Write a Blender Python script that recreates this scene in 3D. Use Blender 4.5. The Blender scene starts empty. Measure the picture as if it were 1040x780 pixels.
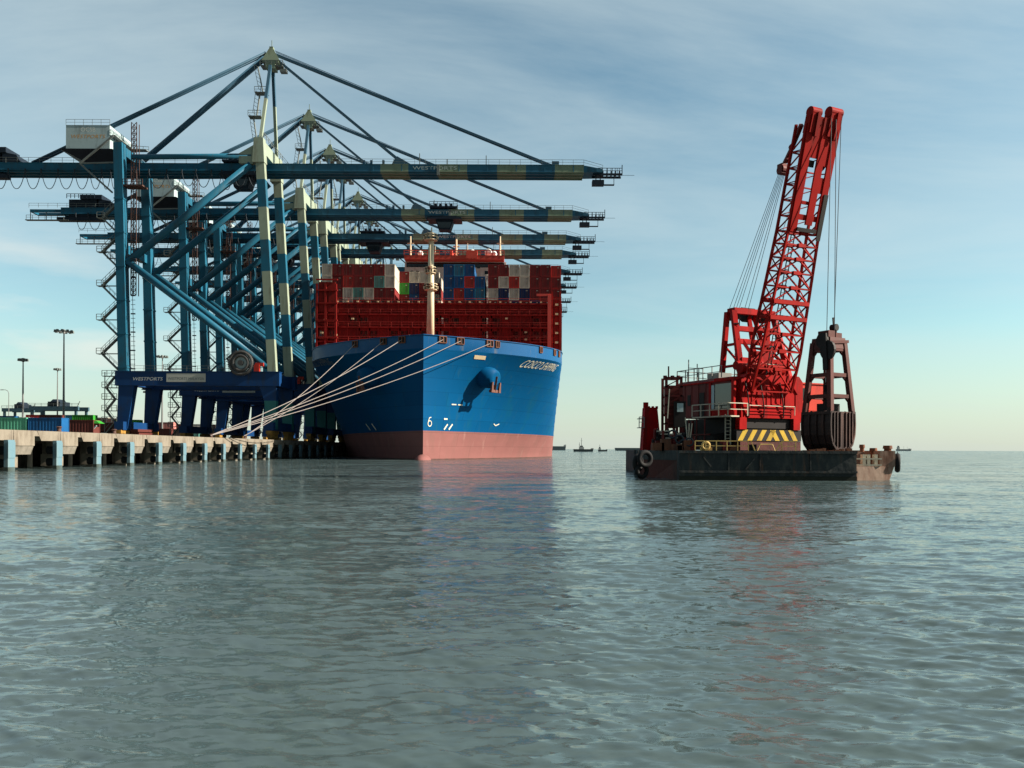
import bpy, math, random
import numpy as np
from mathutils import Vector, Matrix

R = math.radians
scene = bpy.context.scene
col = scene.collection
random.seed(7)

# ------------------------------------------------------------------ camera
CAM_H = 2.26
ROLL = 0.0045
F, CX, HY = 800.0, 520.0, 455.8          # focal length in photo pixels, principal point, horizon row
cd = bpy.data.cameras.new('camera')
cam = bpy.data.objects.new('camera', cd)
col.objects.link(cam)
cam.location = (0, 0, CAM_H)
cam.rotation_euler = (R(90), -ROLL, 0)
cd.sensor_width = 36
cd.lens = 36 * F / 1040
cd.shift_y = (HY - 390) / 1040
cd.clip_start = 0.1
cd.clip_end = 60000
scene.camera = cam

# ------------------------------------------------------------------ world, sun, exposure
SUN_AZ, SUN_EL = R(-3), R(31)             # azimuth measured from +X towards +Y
sdir = Vector((math.cos(SUN_EL) * math.cos(SUN_AZ), math.cos(SUN_EL) * math.sin(SUN_AZ), math.sin(SUN_EL)))
w = bpy.data.worlds.new('World')
scene.world = w
w.use_nodes = True
nt = w.node_tree
nt.nodes.clear()
N, L = nt.nodes.new, nt.links.new
out = N('ShaderNodeOutputWorld'); bg = N('ShaderNodeBackground')
sky = N('ShaderNodeTexSky'); sky.sky_type = 'NISHITA'; sky.sun_disc = False
sky.sun_elevation = SUN_EL
sky.sun_rotation = math.pi / 2 - SUN_AZ
sky.air_density = 1.0; sky.dust_density = 0.7; sky.ozone_density = 1.0
tc = N('ShaderNodeTexCoord')
sep = N('ShaderNodeSeparateXYZ'); L(tc.outputs['Generated'], sep.inputs[0])
den = N('ShaderNodeMath'); den.operation = 'ADD'; den.inputs[1].default_value = 0.12; L(sep.outputs['Z'], den.inputs[0])
den2 = N('ShaderNodeMath'); den2.operation = 'MAXIMUM'; den2.inputs[1].default_value = 0.05; L(den.outputs[0], den2.inputs[0])
dx = N('ShaderNodeMath'); dx.operation = 'DIVIDE'; L(sep.outputs['X'], dx.inputs[0]); L(den2.outputs[0], dx.inputs[1])
dy = N('ShaderNodeMath'); dy.operation = 'DIVIDE'; L(sep.outputs['Y'], dy.inputs[0]); L(den2.outputs[0], dy.inputs[1])
cmb = N('ShaderNodeCombineXYZ'); L(dx.outputs[0], cmb.inputs[0]); L(dy.outputs[0], cmb.inputs[1])
mp = N('ShaderNodeMapping'); L(cmb.outputs[0], mp.inputs[0]); mp.inputs['Scale'].default_value = (0.42, 1.05, 1); mp.inputs['Rotation'].default_value = (0, 0, R(-16))
mp.inputs['Location'].default_value = (7.3, 2.6, 0)
nz = N('ShaderNodeTexNoise'); L(mp.outputs[0], nz.inputs['Vector']); nz.inputs['Scale'].default_value = 1.1; nz.inputs['Detail'].default_value = 9; nz.inputs['Roughness'].default_value = 0.60; nz.inputs['Distortion'].default_value = 0.6
cr = N('ShaderNodeValToRGB'); L(nz.outputs['Fac'], cr.inputs[0])
cr.color_ramp.elements[0].position = 0.33; cr.color_ramp.elements[0].color = (0, 0, 0, 1)
cr.color_ramp.elements[1].position = 0.66; cr.color_ramp.elements[1].color = (1, 1, 1, 1)
cf = N('ShaderNodeMath'); cf.operation = 'MULTIPLY'; cf.inputs[1].default_value = 0.58; el = N('ShaderNodeMapRange'); L(sep.outputs['Z'], el.inputs[0]); el.inputs[1].default_value = 0.10; el.inputs[2].default_value = 0.42; el.inputs[3].default_value = 0.35; el.inputs[4].default_value = 1.0
ce = N('ShaderNodeMath'); ce.operation = 'MULTIPLY'; L(cr.outputs[0], ce.inputs[0]); L(el.outputs[0], ce.inputs[1])
L(ce.outputs[0], cf.inputs[0])
# warm cumulus bank low over the left horizon
mp2 = N('ShaderNodeMapping'); L(tc.outputs['Generated'], mp2.inputs[0]); mp2.inputs['Scale'].default_value = (3.0, 3.0, 13.0)
nz2 = N('ShaderNodeTexNoise'); L(mp2.outputs[0], nz2.inputs['Vector']); nz2.inputs['Scale'].default_value = 1.6; nz2.inputs['Detail'].default_value = 6; nz2.inputs['Roughness'].default_value = 0.5
lo = N('ShaderNodeMapRange'); L(sep.outputs['Z'], lo.inputs[0]); lo.inputs[1].default_value = 0.30; lo.inputs[2].default_value = 0.02
lf = N('ShaderNodeMapRange'); L(sep.outputs['X'], lf.inputs[0]); lf.inputs[1].default_value = -0.15; lf.inputs[2].default_value = -0.55
cr2 = N('ShaderNodeValToRGB'); L(nz2.outputs['Fac'], cr2.inputs[0])
cr2.color_ramp.elements[0].position = 0.46; cr2.color_ramp.elements[1].position = 0.66
m1 = N('ShaderNodeMath'); m1.operation = 'MULTIPLY'; L(lo.outputs[0], m1.inputs[0]); L(lf.outputs[0], m1.inputs[1])
m2 = N('ShaderNodeMath'); m2.operation = 'MULTIPLY'; L(m1.outputs[0], m2.inputs[0]); L(cr2.outputs[0], m2.inputs[1])
hs = N('ShaderNodeHueSaturation'); L(sky.outputs[0], hs.inputs['Color']); hs.inputs['Saturation'].default_value = 0.92; hs.inputs['Value'].default_value = 1.0
tn = N('ShaderNodeMixRGB'); tn.blend_type = 'MULTIPLY'; tn.inputs[0].default_value = 1; L(hs.outputs[0], tn.inputs[1]); tn.inputs[2].default_value = (.83, 1.035, .925, 1)
mx = N('ShaderNodeMixRGB'); L(cf.outputs[0], mx.inputs[0]); L(tn.outputs[0], mx.inputs[1]); mx.inputs[2].default_value = (4.7, 5.45, 5.5, 1)
mxb = N('ShaderNodeMixRGB'); L(m2.outputs[0], mxb.inputs[0]); L(mx.outputs[0], mxb.inputs[1]); mxb.inputs[2].default_value = (6.6, 6.2, 5.5, 1)
hz = N('ShaderNodeMapRange'); L(sep.outputs['Z'], hz.inputs[0]); hz.inputs[1].default_value = 0.14; hz.inputs[2].default_value = 0.0; hz.inputs[3].default_value = 0.0; hz.inputs[4].default_value = 0.75
mxh = N('ShaderNodeMixRGB'); L(hz.outputs[0], mxh.inputs[0]); L(mxb.outputs[0], mxh.inputs[1]); mxh.inputs[2].default_value = (4.35, 4.7, 4.35, 1)
# sky dimmed behind the camera, added to deepen the shaded faces
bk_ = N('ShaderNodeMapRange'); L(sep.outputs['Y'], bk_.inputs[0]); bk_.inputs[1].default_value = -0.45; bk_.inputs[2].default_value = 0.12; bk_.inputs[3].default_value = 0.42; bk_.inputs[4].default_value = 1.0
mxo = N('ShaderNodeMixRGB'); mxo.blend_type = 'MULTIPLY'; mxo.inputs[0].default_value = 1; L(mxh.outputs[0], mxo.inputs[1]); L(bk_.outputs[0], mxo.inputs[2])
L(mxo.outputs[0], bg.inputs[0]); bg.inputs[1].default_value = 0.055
L(bg.outputs[0], out.inputs[0])
sl = bpy.data.lights.new('sun', 'SUN'); sl.energy = 4.4; sl.angle = R(0.5); sl.color = (1.0, 0.90, 0.76)
so = bpy.data.objects.new('sun', sl); col.objects.link(so)
so.rotation_euler = sdir.to_track_quat('Z', 'Y').to_euler()
scene.view_settings.view_transform = 'Standard'
scene.view_settings.look = 'None'
scene.view_settings.exposure = 1.48
scene.view_settings.gamma = 1.0

# ------------------------------------------------------------------ helpers
def at(px, py, Y):
    """world point at depth Y whose place in the photo is (px, py)"""
    a = px + ROLL * (py - HY) - CX
    b = py - ROLL * (px - CX) - HY
    return Vector((a * Y / F, Y, CAM_H - b * Y / F))

class MB:
    def __init__(self, off=None, tf=None):
        self.v = []; self.f = []; self.m = []; self.off = off; self.tf = tf
    def add(self, vs, fs, m=0):
        o = len(self.v)
        self.v += [tuple(p) for p in vs]
        for f in fs:
            self.f.append(tuple(o + i for i in f)); self.m.append(m)
    def box(self, x0, x1, y0, y1, z0, z1, m=0):
        self.add([(x0,y0,z0),(x1,y0,z0),(x1,y1,z0),(x0,y1,z0),(x0,y0,z1),(x1,y0,z1),(x1,y1,z1),(x0,y1,z1)],
                 [(0,3,2,1),(4,5,6,7),(0,1,5,4),(1,2,6,5),(2,3,7,6),(3,0,4,7)], m)
    def hexa(self, a, b, m=0):
        """solid between bottom quad a and top quad b (both counter-clockwise from above)"""
        self.add(list(a) + list(b), [(3,2,1,0),(4,5,6,7),(0,1,5,4),(1,2,6,5),(2,3,7,6),(3,0,4,7)], m)
    def bar(self, p, q, w, h=None, m=0, up=(0,0,1)):
        h = h or w
        p, q = Vector(p), Vector(q); d = q - p
        if d.length < 1e-6: return
        d.normalize(); u = Vector(up)
        if abs(d.dot(u)) > .97: u = Vector((0,1,0))
        s = d.cross(u).normalized(); t = s.cross(d).normalized()
        s *= w/2; t *= h/2
        vs = [p-s-t, p+s-t, p+s+t, p-s+t, q-s-t, q+s-t, q+s+t, q-s+t]
        self.add(vs, [(0,1,2,3),(7,6,5,4),(0,4,5,1),(1,5,6,2),(2,6,7,3),(3,7,4,0)], m)
    def tube(self, p, q, r0, r1=None, n=8, m=0, caps=True):
        r1 = r0 if r1 is None else r1
        p, q = Vector(p), Vector(q); d = (q - p)
        if d.length < 1e-6: return
        d.normalize(); u = Vector((0,0,1)) if abs(d.z) < .95 else Vector((1,0,0))
        s = d.cross(u).normalized(); t = s.cross(d).normalized()
        vs = []
        for c, r in ((p, r0), (q, r1)):
            for i in range(n):
                a = 2*math.pi*i/n
                vs.append(c + s*math.cos(a)*r + t*math.sin(a)*r)
        fs = [(i, (i+1)%n, n+(i+1)%n, n+i) for i in range(n)]
        if caps: fs += [tuple(range(n-1,-1,-1)), tuple(range(n,2*n))]
        self.add(vs, fs, m)
    def path(self, pts, r, n=6, m=0):
        for a, b in zip(pts[:-1], pts[1:]): self.tube(a, b, r, r, n, m)
    def ring(self, c, axis, r, rt, n=24, k=8, m=0):
        c = Vector(c); ax = Vector(axis).normalized()
        u = Vector((0,0,1)) if abs(ax.z) < .9 else Vector((1,0,0))
        s = ax.cross(u).normalized(); t = s.cross(ax).normalized()
        vs = []; fs = []
        for i in range(n):
            a = 2*math.pi*i/n; d = s*math.cos(a)+t*math.sin(a)
            for j in range(k):
                b = 2*math.pi*j/k
                vs.append(c + d*(r+rt*math.cos(b)) + ax*rt*math.sin(b))
        for i in range(n):
            for j in range(k):
                fs.append((i*k+j, ((i+1)%n)*k+j, ((i+1)%n)*k+(j+1)%k, i*k+(j+1)%k))
        self.add(vs, fs, m)
    def sphere(self, c, r, n=12, k=8, m=0):
        r = r if isinstance(r, (tuple, list)) else (r,r,r)
        vs = []; fs = []
        for i in range(k+1):
            a = math.pi*i/k
            for j in range(n):
                b = 2*math.pi*j/n
                vs.append((c[0]+r[0]*math.sin(a)*math.cos(b), c[1]+r[1]*math.sin(a)*math.sin(b), c[2]+r[2]*math.cos(a)))
        for i in range(k):
            for j in range(n):
                fs.append((i*n+j, (i+1)*n+j, (i+1)*n+(j+1)%n, i*n+(j+1)%n))
        self.add(vs, fs, m)
    def rail(self, pts, h=1.05, r=.035, step=1.8, mid=True, m=0):
        for a, b in zip(pts[:-1], pts[1:]):
            a, b = Vector(a), Vector(b); z = Vector((0,0,h))
            self.bar(a+z, b+z, r*2, m=m)
            if mid: self.bar(a+z*.5, b+z*.5, r*1.6, m=m)
            k = max(1, int((b-a).length/step))
            for i in range(k+1):
                p = a.lerp(b, i/k); self.bar(p, p+z, r*2, m=m)
    def build(self, name, mats, parent=None, smooth=False):
        vs = self.v
        if self.tf: vs = [tuple(self.tf(Vector(p))) for p in vs]
        if self.off is not None:
            o = self.off; vs = [(p[0]-o[0], p[1]-o[1], p[2]-o[2]) for p in vs]
        me = bpy.data.meshes.new(name)
        me.from_pydata(vs, [], self.f)
        for m in (mats if isinstance(mats, (list, tuple)) else [mats]): me.materials.append(m)
        me.polygons.foreach_set('material_index', self.m)
        if smooth: me.polygons.foreach_set('use_smooth', [True]*len(self.f))
        me.update()
        o = bpy.data.objects.new(name, me); col.objects.link(o)
        if parent: o.parent = parent
        return o

def tag(o, label=None, cat=None, group=None, kind=None):
    if label: o['label'] = label
    if cat: o['category'] = cat
    if group: o['group'] = group
    if kind: o['kind'] = kind
    return o
def thing(name, loc, label, cat, group=None):
    o = bpy.data.objects.new(name, None); col.objects.link(o); o.location = loc; o.empty_display_size = 1
    return tag(o, label, cat, group)
def copy_tree(o, parent=None):
    c = o.copy(); col.objects.link(c)
    if parent: c.parent = parent
    for ch in list(o.children): copy_tree(ch, c)
    return c
def text_mesh(txt, size, shear=0.0, extrude=0.0):
    cu = bpy.data.curves.new('lettering', 'FONT'); cu.body = txt; cu.size = size; cu.shear = shear; cu.extrude = extrude
    cu.resolution_u = 3
    ob = bpy.data.objects.new('lettering', cu); col.objects.link(ob)
    dg = bpy.context.evaluated_depsgraph_get()
    me = bpy.data.meshes.new_from_object(ob.evaluated_get(dg))
    vs = [tuple(v.co) for v in me.vertices]; fs = [tuple(p.vertices) for p in me.polygons]
    bpy.data.objects.remove(ob); bpy.data.curves.remove(cu); bpy.data.meshes.remove(me)
    return vs, fs

# ------------------------------------------------------------------ materials
def mat(name, c, rough=.5, metal=0.0, var=.18, scale=.6, stretch=(1,1,1), dirt=None, dirt_amt=.3, dirt_scale=.7, dirt_stretch=(1,1,.25), bump=0.0, bump_scale=3.0, spec=.16, seams=None, streak=None):
    m = bpy.data.materials.new(name); m.use_nodes = True
    nt = m.node_tree; b = nt.nodes['Principled BSDF']
    N, L = nt.nodes.new, nt.links.new
    b.inputs['Roughness'].default_value = rough; b.inputs['Metallic'].default_value = metal
    b.inputs['Specular IOR Level'].default_value = spec
    tc = N('ShaderNodeTexCoord')
    mp = N('ShaderNodeMapping'); L(tc.outputs['Object'], mp.inputs[0]); mp.inputs['Scale'].default_value = stretch
    nz = N('ShaderNodeTexNoise'); L(mp.outputs[0], nz.inputs['Vector']); nz.inputs['Scale'].default_value = scale; nz.inputs['Detail'].default_value = 6; nz.inputs['Roughness'].default_value = .6
    mx = N('ShaderNodeMixRGB'); L(nz.outputs['Fac'], mx.inputs[0])
    mx.inputs[1].default_value = tuple(x*(1-var*1.6) for x in c)+(1,)
    mx.inputs[2].default_value = tuple(min(1, x*(1+var*1.6)) for x in c)+(1,)
    last = mx.outputs[0]
    if dirt:
        mp2 = N('ShaderNodeMapping'); L(tc.outputs['Object'], mp2.inputs[0]); mp2.inputs['Scale'].default_value = dirt_stretch
        n2 = N('ShaderNodeTexNoise'); L(mp2.outputs[0], n2.inputs['Vector']); n2.inputs['Scale'].default_value = dirt_scale; n2.inputs['Detail'].default_value = 8; n2.inputs['Roughness'].default_value = .68
        cr = N('ShaderNodeValToRGB'); L(n2.outputs['Fac'], cr.inputs[0])
        cr.color_ramp.elements[0].position = .62-dirt_amt*.4; cr.color_ramp.elements[0].color = (0,0,0,1)
        cr.color_ramp.elements[1].position = .80-dirt_amt*.3; cr.color_ramp.elements[1].color = (.9,.9,.9,1)
        m3 = N('ShaderNodeMixRGB'); L(cr.outputs[0], m3.inputs[0]); L(last, m3.inputs[1]); m3.inputs[2].default_value = tuple(dirt)+(1,)
        last = m3.outputs[0]
    if streak:
        mp4 = N('ShaderNodeMapping'); L(tc.outputs['Object'], mp4.inputs[0]); mp4.inputs['Scale'].default_value = streak[1]
        n4 = N('ShaderNodeTexNoise'); L(mp4.outputs[0], n4.inputs['Vector']); n4.inputs['Scale'].default_value = 1.0; n4.inputs['Detail'].default_value = 5; n4.inputs['Roughness'].default_value = .6
        c4 = N('ShaderNodeValToRGB'); L(n4.outputs['Fac'], c4.inputs[0]); c4.color_ramp.elements[0].position = .58; c4.color_ramp.elements[1].position = .74; c4.color_ramp.elements[1].color = (streak[2],)*3+(1,)
        m4 = N('ShaderNodeMixRGB'); L(c4.outputs[0], m4.inputs[0]); L(last, m4.inputs[1]); m4.inputs[2].default_value = tuple(streak[0])+(1,)
        last = m4.outputs[0]
    if seams:
        sx_ = N('ShaderNodeSeparateXYZ'); L(tc.outputs['Object'], sx_.inputs[0])
        cx_ = N('ShaderNodeCombineXYZ'); L(sx_.outputs['Y'], cx_.inputs[0]); L(sx_.outputs['Z'], cx_.inputs[1])
        bk = N('ShaderNodeTexBrick'); L(cx_.outputs[0], bk.inputs['Vector']); bk.inputs['Scale'].default_value = 1.0; bk.inputs['Mortar Size'].default_value = .045; bk.inputs['Mortar Smooth'].default_value = .6
        bk.inputs['Brick Width'].default_value = seams[0]; bk.inputs['Row Height'].default_value = seams[1]
        bk.inputs['Color1'].default_value = (1,1,1,1); bk.inputs['Color2'].default_value = (.90,.90,.90,1); bk.inputs['Mortar'].default_value = (.62,.62,.62,1)
        m5 = N('ShaderNodeMixRGB'); m5.blend_type = 'MULTIPLY'; m5.inputs[0].default_value = 1; L(last, m5.inputs[1]); L(bk.outputs['Color'], m5.inputs[2])
        last = m5.outputs[0]
    L(last, b.inputs['Base Color'])
    if bump:
        n3 = N('ShaderNodeTexNoise'); L(tc.outputs['Object'], n3.inputs['Vector']); n3.inputs['Scale'].default_value = bump_scale; n3.inputs['Detail'].default_value = 5
        bp = N('ShaderNodeBump'); bp.inputs['Strength'].default_value = bump; bp.inputs['Distance'].default_value = .08
        L(n3.outputs['Fac'], bp.inputs['Height']); L(bp.outputs[0], b.inputs['Normal'])
    return m
M = {}
RUST = (.10,.045,.025)
M['crane_blue'] = mat('crane_blue_paint', (.014,.100,.165), .45, var=.16, scale=.25, dirt=(.03,.055,.07), dirt_amt=.28, dirt_scale=.5, streak=((.07,.065,.055),(.9,.9,.08),.5))
M['crane_deep'] = mat('crane_deep_blue_paint', (.006,.038,.125), .42, var=.16, scale=.25, dirt=(.02,.03,.05), dirt_amt=.26, streak=((.05,.05,.045),(.9,.9,.08),.5))
M['crane_pale'] = mat('crane_pale_green_paint', (.25,.30,.23), .5, var=.10, scale=.3, dirt=(.14,.13,.09), dirt_amt=.25, streak=((.12,.09,.06),(1.0,1.0,.1),.6))
M['crane_steel'] = mat('crane_galvanised_steel', (.16,.18,.17), .55, metal=.2, var=.2, scale=1.2)
M['crane_dark'] = mat('crane_dark_machinery', (.012,.020,.032), .55, var=.3, scale=1.0)
M['crane_rust'] = mat('crane_rusty_lattice', (.085,.048,.040), .7, var=.3, scale=1.0)
M['crane_amber'] = mat('crane_amber_bogie', (.30,.17,.04), .6, var=.3, scale=1.2, dirt=(.05,.03,.02), dirt_amt=.4)
M['house_grey'] = mat('machinery_house_cladding', (.34,.44,.46), .5, var=.08, scale=.6, dirt=(.22,.27,.27), dirt_amt=.25)
M['white'] = mat('white_paint', (.78,.78,.74), .5, var=.06)
M['orange'] = mat('orange_lettering', (.55,.28,.07), .5, var=.1)
M['sign_plate'] = mat('sign_plate_grey', (.36,.38,.35), .5, var=.08)
M['sign_ink'] = mat('sign_lettering_grey', (.08,.10,.11), .5, var=.05)
M['rope_dark'] = mat('steel_rope', (.035,.045,.055), .6, metal=.3, var=.2)
M['stay_blue'] = mat('stay_grey_blue_paint', (.035,.085,.13), .5, var=.15)
M['red_motor'] = mat('reel_motor_red', (.35,.03,.02), .45)
M['hull_blue'] = mat('hull_blue_paint', (.0010,.064,.172), .5, var=.10, scale=.09, stretch=(1,1,.6), dirt=(.004,.075,.135), dirt_amt=.2, dirt_scale=.25, dirt_stretch=(1,1,.2), bump=.30, bump_scale=.28, spec=.03, seams=(9.0,2.7), streak=((.02,.075,.11),(.9,.9,.05),.5))
M['hull_bulwark'] = mat('bulwark_painted_light_blue', (.002,.068,.19), .36, var=.08, scale=.2, dirt=(.10,.11,.11), dirt_amt=.12, dirt_stretch=(1,1,.15))  # lighter hull blue, painting in light on the more upward-facing bulwark
M['hull_red'] = mat('antifouling_faded_red', (.20,.084,.078), .62, var=.12, scale=.15, stretch=(1,1,2.2), dirt=(.16,.08,.07), dirt_amt=.28, dirt_scale=.35, seams=(9.0,2.7), streak=((.30,.17,.15),(.7,.7,.12),.5), spec=.08)
M['hull_wet'] = mat('wet_weedy_antifouling', (.10,.045,.040), .4, var=.3, scale=.8, stretch=(1,1,2), dirt=(.03,.03,.02), dirt_amt=.4)
M['deck_red'] = mat('ship_red_oxide', (.23,.018,.016), .55, var=.16, scale=.6, dirt=(.07,.015,.012), dirt_amt=.28, spec=.05)
M['post_red'] = mat('ship_bright_red_post', (.52,.07,.055), .5, var=.12)
M['wing_red'] = mat('bridge_top_red', (.50,.07,.05), .5, var=.1)
M['mast_cream'] = mat('mast_cream_paint', (.62,.52,.36), .5, var=.08, dirt=(.30,.20,.11), dirt_amt=.18)
M['ship_white'] = mat('superstructure_white', (.62,.63,.58), .5, var=.06, dirt=(.40,.38,.33), dirt_amt=.2)
M['dark'] = mat('opening_shade', (.010,.010,.012), .7, var=.2)  # near-black paint stands in for shade inside the fairlead holes
M['glass'] = mat('dark_glass', (.012,.016,.018), .08, var=.1, spec=.7)
M['lamp_lens'] = mat('deck_lamp_housing', (.55,.42,.26), .4)
M['anchor'] = mat('anchor_rust', (.13,.06,.045), .75, var=.3, scale=1)
M['mooring'] = mat('mooring_rope_fibre', (.30,.265,.25), .9, var=.15, scale=3)
M['concrete'] = mat('weathered_concrete', (.20,.175,.14), .9, var=.16, scale=.8, dirt=(.10,.08,.06), dirt_amt=.38, dirt_scale=.9, dirt_stretch=(1,1,.35), bump=.35, streak=((.07,.055,.045),(1.6,1.6,.25),.8))
M['concrete_dark'] = mat('tidal_concrete', (.20,.18,.15), .9, var=.25, scale=1, dirt=(.05,.05,.035), dirt_amt=.45, bump=.3)
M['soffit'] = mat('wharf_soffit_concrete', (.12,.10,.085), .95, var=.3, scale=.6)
M['fender_blue'] = mat('fender_pale_blue', (.105,.185,.225), .55, var=.10, scale=.8, dirt=(.16,.20,.19), dirt_amt=.26, dirt_stretch=(1,1,.2))
M['fender_tide'] = mat('fender_tide_stain', (.06,.085,.085), .6, var=.3, scale=1.5, dirt=(.025,.03,.02), dirt_amt=.45)
M['rubber'] = mat('black_rubber', (.014,.014,.015), .75, var=.3, scale=2, dirt=(.03,.028,.026), dirt_amt=.15)
M['asphalt'] = mat('quay_asphalt', (.13,.11,.09), .9, var=.2, scale=.2, dirt=(.06,.05,.04), dirt_amt=.3)
M['mast_grey'] = mat('lamp_mast_grey', (.17,.18,.18), .6, metal=.2)
M['rubble'] = mat('light_block_rock', (.05,.045,.04), .95, var=.4, scale=1.5)
M['dredger_red'] = mat('dredger_red_paint', (.33,.006,.006), .55, var=.16, scale=.7, dirt=(.10,.010,.009), dirt_amt=.38, dirt_scale=.9, bump=.18, bump_scale=1.2, streak=((.06,.02,.014),(1.6,1.6,.18),.75), spec=.05)
M['dredger_boom'] = mat('dredger_boom_red', (.28,.009,.007), .6, var=.16, scale=.5, dirt=(.09,.012,.010), dirt_amt=.34, streak=((.05,.018,.014),(1.5,1.5,.2),.6), spec=.04)
M['dredger_dull'] = mat('dredger_dull_red', (.14,.02,.018), .6, var=.22, scale=.7, dirt=(.07,.025,.02), dirt_amt=.42, dirt_scale=.9)
M['dredger_black'] = mat('dredger_greasy_black', (.014,.012,.012), .6, var=.35, scale=1)
M['cabin_sunlit'] = mat('cabin_sunlit_red', (.46,.035,.018), .5, var=.12, dirt=(.2,.02,.015), dirt_amt=.2)  # sunlight on the cabin painted in as a brighter red
M['rust'] = mat('rusty_steel', (.17,.07,.04), .8, var=.3, scale=1.3, dirt=(.05,.03,.025), dirt_amt=.4)
M['grab_steel'] = mat('grab_brown_steel', (.085,.020,.016), .6, var=.25, scale=1.0, dirt=(.045,.025,.022), dirt_amt=.4)
M['bucket_steel'] = mat('bucket_dark_steel', (.030,.018,.017), .55, var=.3, scale=1.0, dirt=(.13,.06,.045), dirt_amt=.25)
M['barge_hull'] = mat('barge_black_hull', (.028,.034,.036), .6, var=.4, scale=.5, dirt=(.075,.075,.066), dirt_amt=.30, dirt_scale=1.6, dirt_stretch=(1,1,.35), bump=.5, bump_scale=1.4, streak=((.11,.060,.04),(2.2,2.2,.3),.8))
M['barge_red'] = mat('barge_wet_red', (.085,.022,.018), .55, var=.3, scale=.6, dirt=(.02,.015,.014), dirt_amt=.35, bump=.3)
M['barge_pale'] = mat('barge_rusty_pale', (.38,.27,.21), .7, var=.25, scale=.8, dirt=(.16,.065,.04), dirt_amt=.48, dirt_scale=1.0, bump=.2)
M['barge_waterline'] = mat('barge_weed_waterline', (.020,.022,.016), .7, var=.4, scale=1.4)
M['rail_yellow'] = mat('rail_faded_yellow', (.60,.42,.15), .6, var=.2, dirt=(.18,.09,.04), dirt_amt=.3)
M['hazard_yellow'] = mat('hazard_yellow', (.50,.33,.035), .55, var=.2, dirt=(.14,.09,.03), dirt_amt=.3)
M['rail_grey'] = mat('rail_grey', (.22,.22,.21), .6, var=.2)
M['pale_pipe'] = mat('pale_pipe_paint', (.52,.48,.38), .6, var=.2, dirt=(.2,.13,.08), dirt_amt=.3)

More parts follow.
